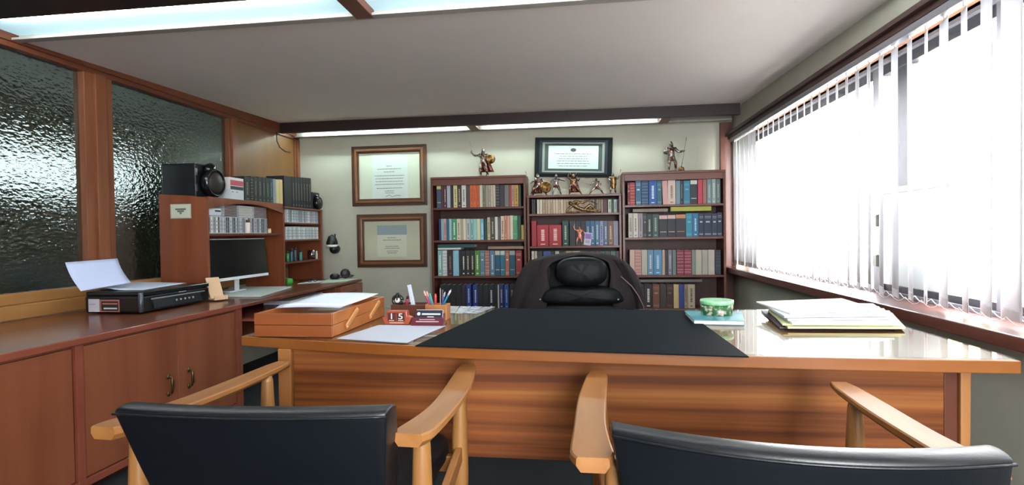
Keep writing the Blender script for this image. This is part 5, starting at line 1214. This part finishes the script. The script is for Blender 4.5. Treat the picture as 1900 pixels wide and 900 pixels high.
figurine(897, Y_, ZT1, Hf(897, 274, 325, Y_), pose(shL=(-.13,0,.79), elL=(-.30,-.03,.76), haL=(-.42,-.05,.88), elR=(.20,-.05,.66), haR=(.24,-.12,.60), knL=(-.11,-.04,.28), anL=(-.10,.05,.06), knR=(.10,-.06,.27), anR=(.17,.02,.06)),
         'tall warrior figurine raising an arm, round shield, atop left bookcase', crest=BRONZE, shield=('round', (.30,-.16,.62), .17, 25), weapon=('sword', 'haL', (-.12,0,1), .05, .45), cape=.12)
figurine(1246, Y_, ZT3, Hf(1246, 262, 316, Y_), pose(elL=(-.28,-.02,.66), haL=(-.12,-.10,.60), elR=(.26,0,.66), haR=(.42,-.06,.70), knR=(.12,-.10,.30), anR=(.14,-.04,.10)),
         'tall armoured figurine with thin lance, atop the bookcase nearest the window', crest=COPPER, weapon=('spear', 'haR', (.18,0,1), .62, .36), skirt=BRONZE)
q = empty('figurine_orb', (on_y(1262, 312, Y_).x, Y_-.06, ZT3), 'small gold helmet-like ball at the foot of the armoured figurine', 'ornament')
MB().lathe([(.018, 0), (.028, .012), (.024, .032), (.006, .042)], n=14).build('orb', GOLD, q, smooth=True); MB().lathe([(.03, .0), (.03, .005)], n=14).build('orb_rim', COPPER, q)
Y2 = 5.25
figurine(1000, Y2, ZT2, Hf(995, 318, 360, Y2)*1.02, pose(pelvis=(.02,0,.42), waist=(.0,0,.52), chest=(-.03,-.02,.66), neck=(-.04,-.03,.76), head=(-.05,-.05,.83), crown=(-.05,-.05,.89), shL=(-.17,0,.70), shR=(.10,0,.70), elL=(-.30,-.03,.62), haL=(-.36,-.10,.5), elR=(.22,-.1,.55), haR=(.3,-.14,.45), hipL=(-.06,0,.40), hipR=(.08,0,.40), knL=(-.24,-.08,.30), anL=(-.26,.05,.06), toL=(-.30,-.04,.035), knR=(.26,-.06,.28), anR=(.30,.06,.06), toR=(.34,-.04,.035)),
         'crouching caped warrior figurine with big round shield, leftmost on middle bookcase', crest=COPPER, shield=('round', (.30,-.22,.36), .25, 10), weapon=('spear', 'haL', (-.35,0,.9), .3, .5), cape=-.1)
figurine(1032, Y2, ZT2, Hf(1032, 322, 360, Y2), pose(shL=(-.13,0,.80), elL=(-.26,0,.74), haL=(-.24,-.03,.60), shR=(.13,0,.80), elR=(.28,-.02,.74), haR=(.40,-.05,.70), hipL=(-.07,0,.46), knL=(-.14,-.02,.28), anL=(-.18,0,.06), toL=(-.2,-.08,.035), hipR=(.07,0,.46), knR=(.15,-.02,.28), anR=(.22,0,.06), toR=(.26,-.08,.035)),
         'slim silver warrior figurine with arms out, second from left on middle bookcase', crest=PEWTER, weapon=('sword', 'haR', (1,0,-.15), .05, .18), armour=PEWTER)
figurine(1064, Y2, ZT2, Hf(1064, 320, 360, Y2)*1.02, pose(pelvis=(0,0,.44), waist=(0,0,.54), chest=(0,0,.68), neck=(-.0,0,.78), head=(0,-.02,.85), crown=(0,-.02,.91), shL=(-.14,0,.74), shR=(.14,0,.74), elL=(-.26,0,.80), haL=(-.22,-.05,.94), elR=(.22,-.06,.62), haR=(.28,-.12,.72), hipL=(-.07,0,.42), knL=(-.16,-.12,.34), anL=(-.18,-.04,.06), toL=(-.2,-.12,.035), hipR=(.07,0,.42), knR=(.24,-.05,.22), anR=(.34,.06,.06), toR=(.38,-.02,.035)),
         'horned warrior figurine with long spear held level, centre of middle bookcase', horns=True, weapon=('spear', 'haR', (1,-.05,.04), .5, .42), cape=.06, armour=GOLD, body=BRONZE)
figurine(1106, Y2, ZT2, Hf(1106, 328, 360, Y2), pose(pelvis=(.02,0,.44), waist=(.02,0,.54), chest=(.03,0,.68), neck=(.02,0,.78), head=(0,-.02,.85), crown=(0,-.02,.91), shL=(-.11,0,.74), elL=(-.24,-.03,.62), haL=(-.30,-.06,.56), shR=(.17,0,.73), elR=(.28,0,.62), haR=(.24,-.08,.50), hipL=(-.06,0,.40), knL=(-.22,-.02,.28), anL=(-.36,0,.06), toL=(-.42,-.06,.035), hipR=(.08,0,.40), knR=(.26,-.02,.28), anR=(.38,0,.06), toR=(.44,-.06,.035)),
         'lunging warrior figurine with low sword, fourth from left on middle bookcase', weapon=('sword', 'haL', (-1,0,.38), .05, .42), body=PEWTER)
figurine(1137, Y2, ZT2, Hf(1137, 322, 360, Y2), pose(shL=(-.13,0,.80), elL=(-.18,-.10,.68), haL=(-.06,-.18,.62), shR=(.13,0,.80), elR=(.22,-.05,.72), haR=(.30,-.08,.86), knL=(-.10,0,.28), anL=(-.14,0,.06), knR=(.10,0,.28), anR=(.13,0,.06)),
         'warrior figurine behind tall golden shield, rightmost on middle bookcase', crest=PEWTER, shield=('tall', (.02,-.22,.55), .19, 0), weapon=('spear', 'haR', (.25,0,1), .2, .25))
# figures standing before the books on the middle bookcase shelves
e = figurine(1074, 5.176, ZM[1]+.0005, Hf(1074, 414, 455, 5.176)*.86, pose(shL=(-.13,0,.79), elL=(-.27,-.01,.84), haL=(-.30,-.01,.98), elR=(.22,-.01,.74), haR=(.26,-.02,.62), knL=(-.14,-.01,.28), anL=(-.16,0,.06), toL=(-.2,-.02,.035), toR=(.15,-.02,.035)),
         'golden dancer-like figurine before the books, second shelf of middle bookcase', body=COPPER, armour=metal_mat('dull_gold', '4a3826', '86694a', .45), skirt=COPPER, base=False, weapon=('sword', 'haL', (.4,0,1), .02, .2))
e.scale.y = .16
# reclining pair in dark bronze lying along the top shelf of the middle bookcase
a = on_y(1075, 396, 5.166); e = empty('reclining_figurine', (a.x, 5.172, ZM[0]+.0005), 'dark bronze reclining figurine before journals, middle bookcase top shelf', 'figurine')
S_ = .26
J = {'pelvis': (.1,0,.14),'waist': (-.02,0,.18),'chest': (-.18,0,.26),'neck': (-.27,0,.33),'head': (-.33,0,.38),'crown': (-.38,0,.42),'shL': (-.24,-.02,.28),'elL': (-.40,-.02,.18),'haL': (-.46,-.02,.06),'fiL': (-.5,-.02,.05),'shR': (-.12,.02,.32),'elR': (.02,.02,.42),'haR': (.14,.0,.36),'fiR': (.18,0,.36),
     'hipL': (.18,-.01,.14),'knL': (.42,-.01,.30),'anL': (.58,-.01,.10),'toL': (.68,-.01,.06),'hipR': (.18,.01,.10),'knR': (.5,.02,.10),'anR': (.72,.02,.06),'toR': (.80,.02,.09)}
DKB = metal_mat('dark_bronze', '4a3828', '8a6e48', .4)
o = skin('body', J, EDG, {**RAD, 'pelvis': .07, 'chest': .075, 'waist': .06}, DKB, e, S_); 
MB().tube([(-.13, 0, .0095), (.20, 0, .0095)], .008, 8).build('base', DKB, e)
MB().tube([(-.10, .004, .08), (-.05, .004, .115), (.03, .004, .105), (.10, .004, .12), (.17, .004, .085)], [.004, .008, .009, .007, .004], 8).build('drapery', DKB, e, smooth=True)
e.scale.y = .6
# purple flower card beside the golden figurine
p0, p1 = on_y(1080, 418, 5.17), on_y(1094, 444, 5.17)
q = MB(); q.T = Matrix.Rotation(R(8), 4, 'Y'); q.box(-.034, .034, -.001, .001, .0, .12, 0); q.box(-.028, .028, -.0018, -.001, .06, .11, 1); q.box(-.02, .02, -.0018, -.001, .02, .05, 2)
o = q.build('picture_card', [mat('c8c0d0', .6), mat('8a6cb0', .6), mat('a8a0b0', .6)], loc=((p0.x+p1.x)/2+.01, 5.179, ZM[1]+.004)); tag(o, 'small purple printed card behind the golden figurine', 'card')
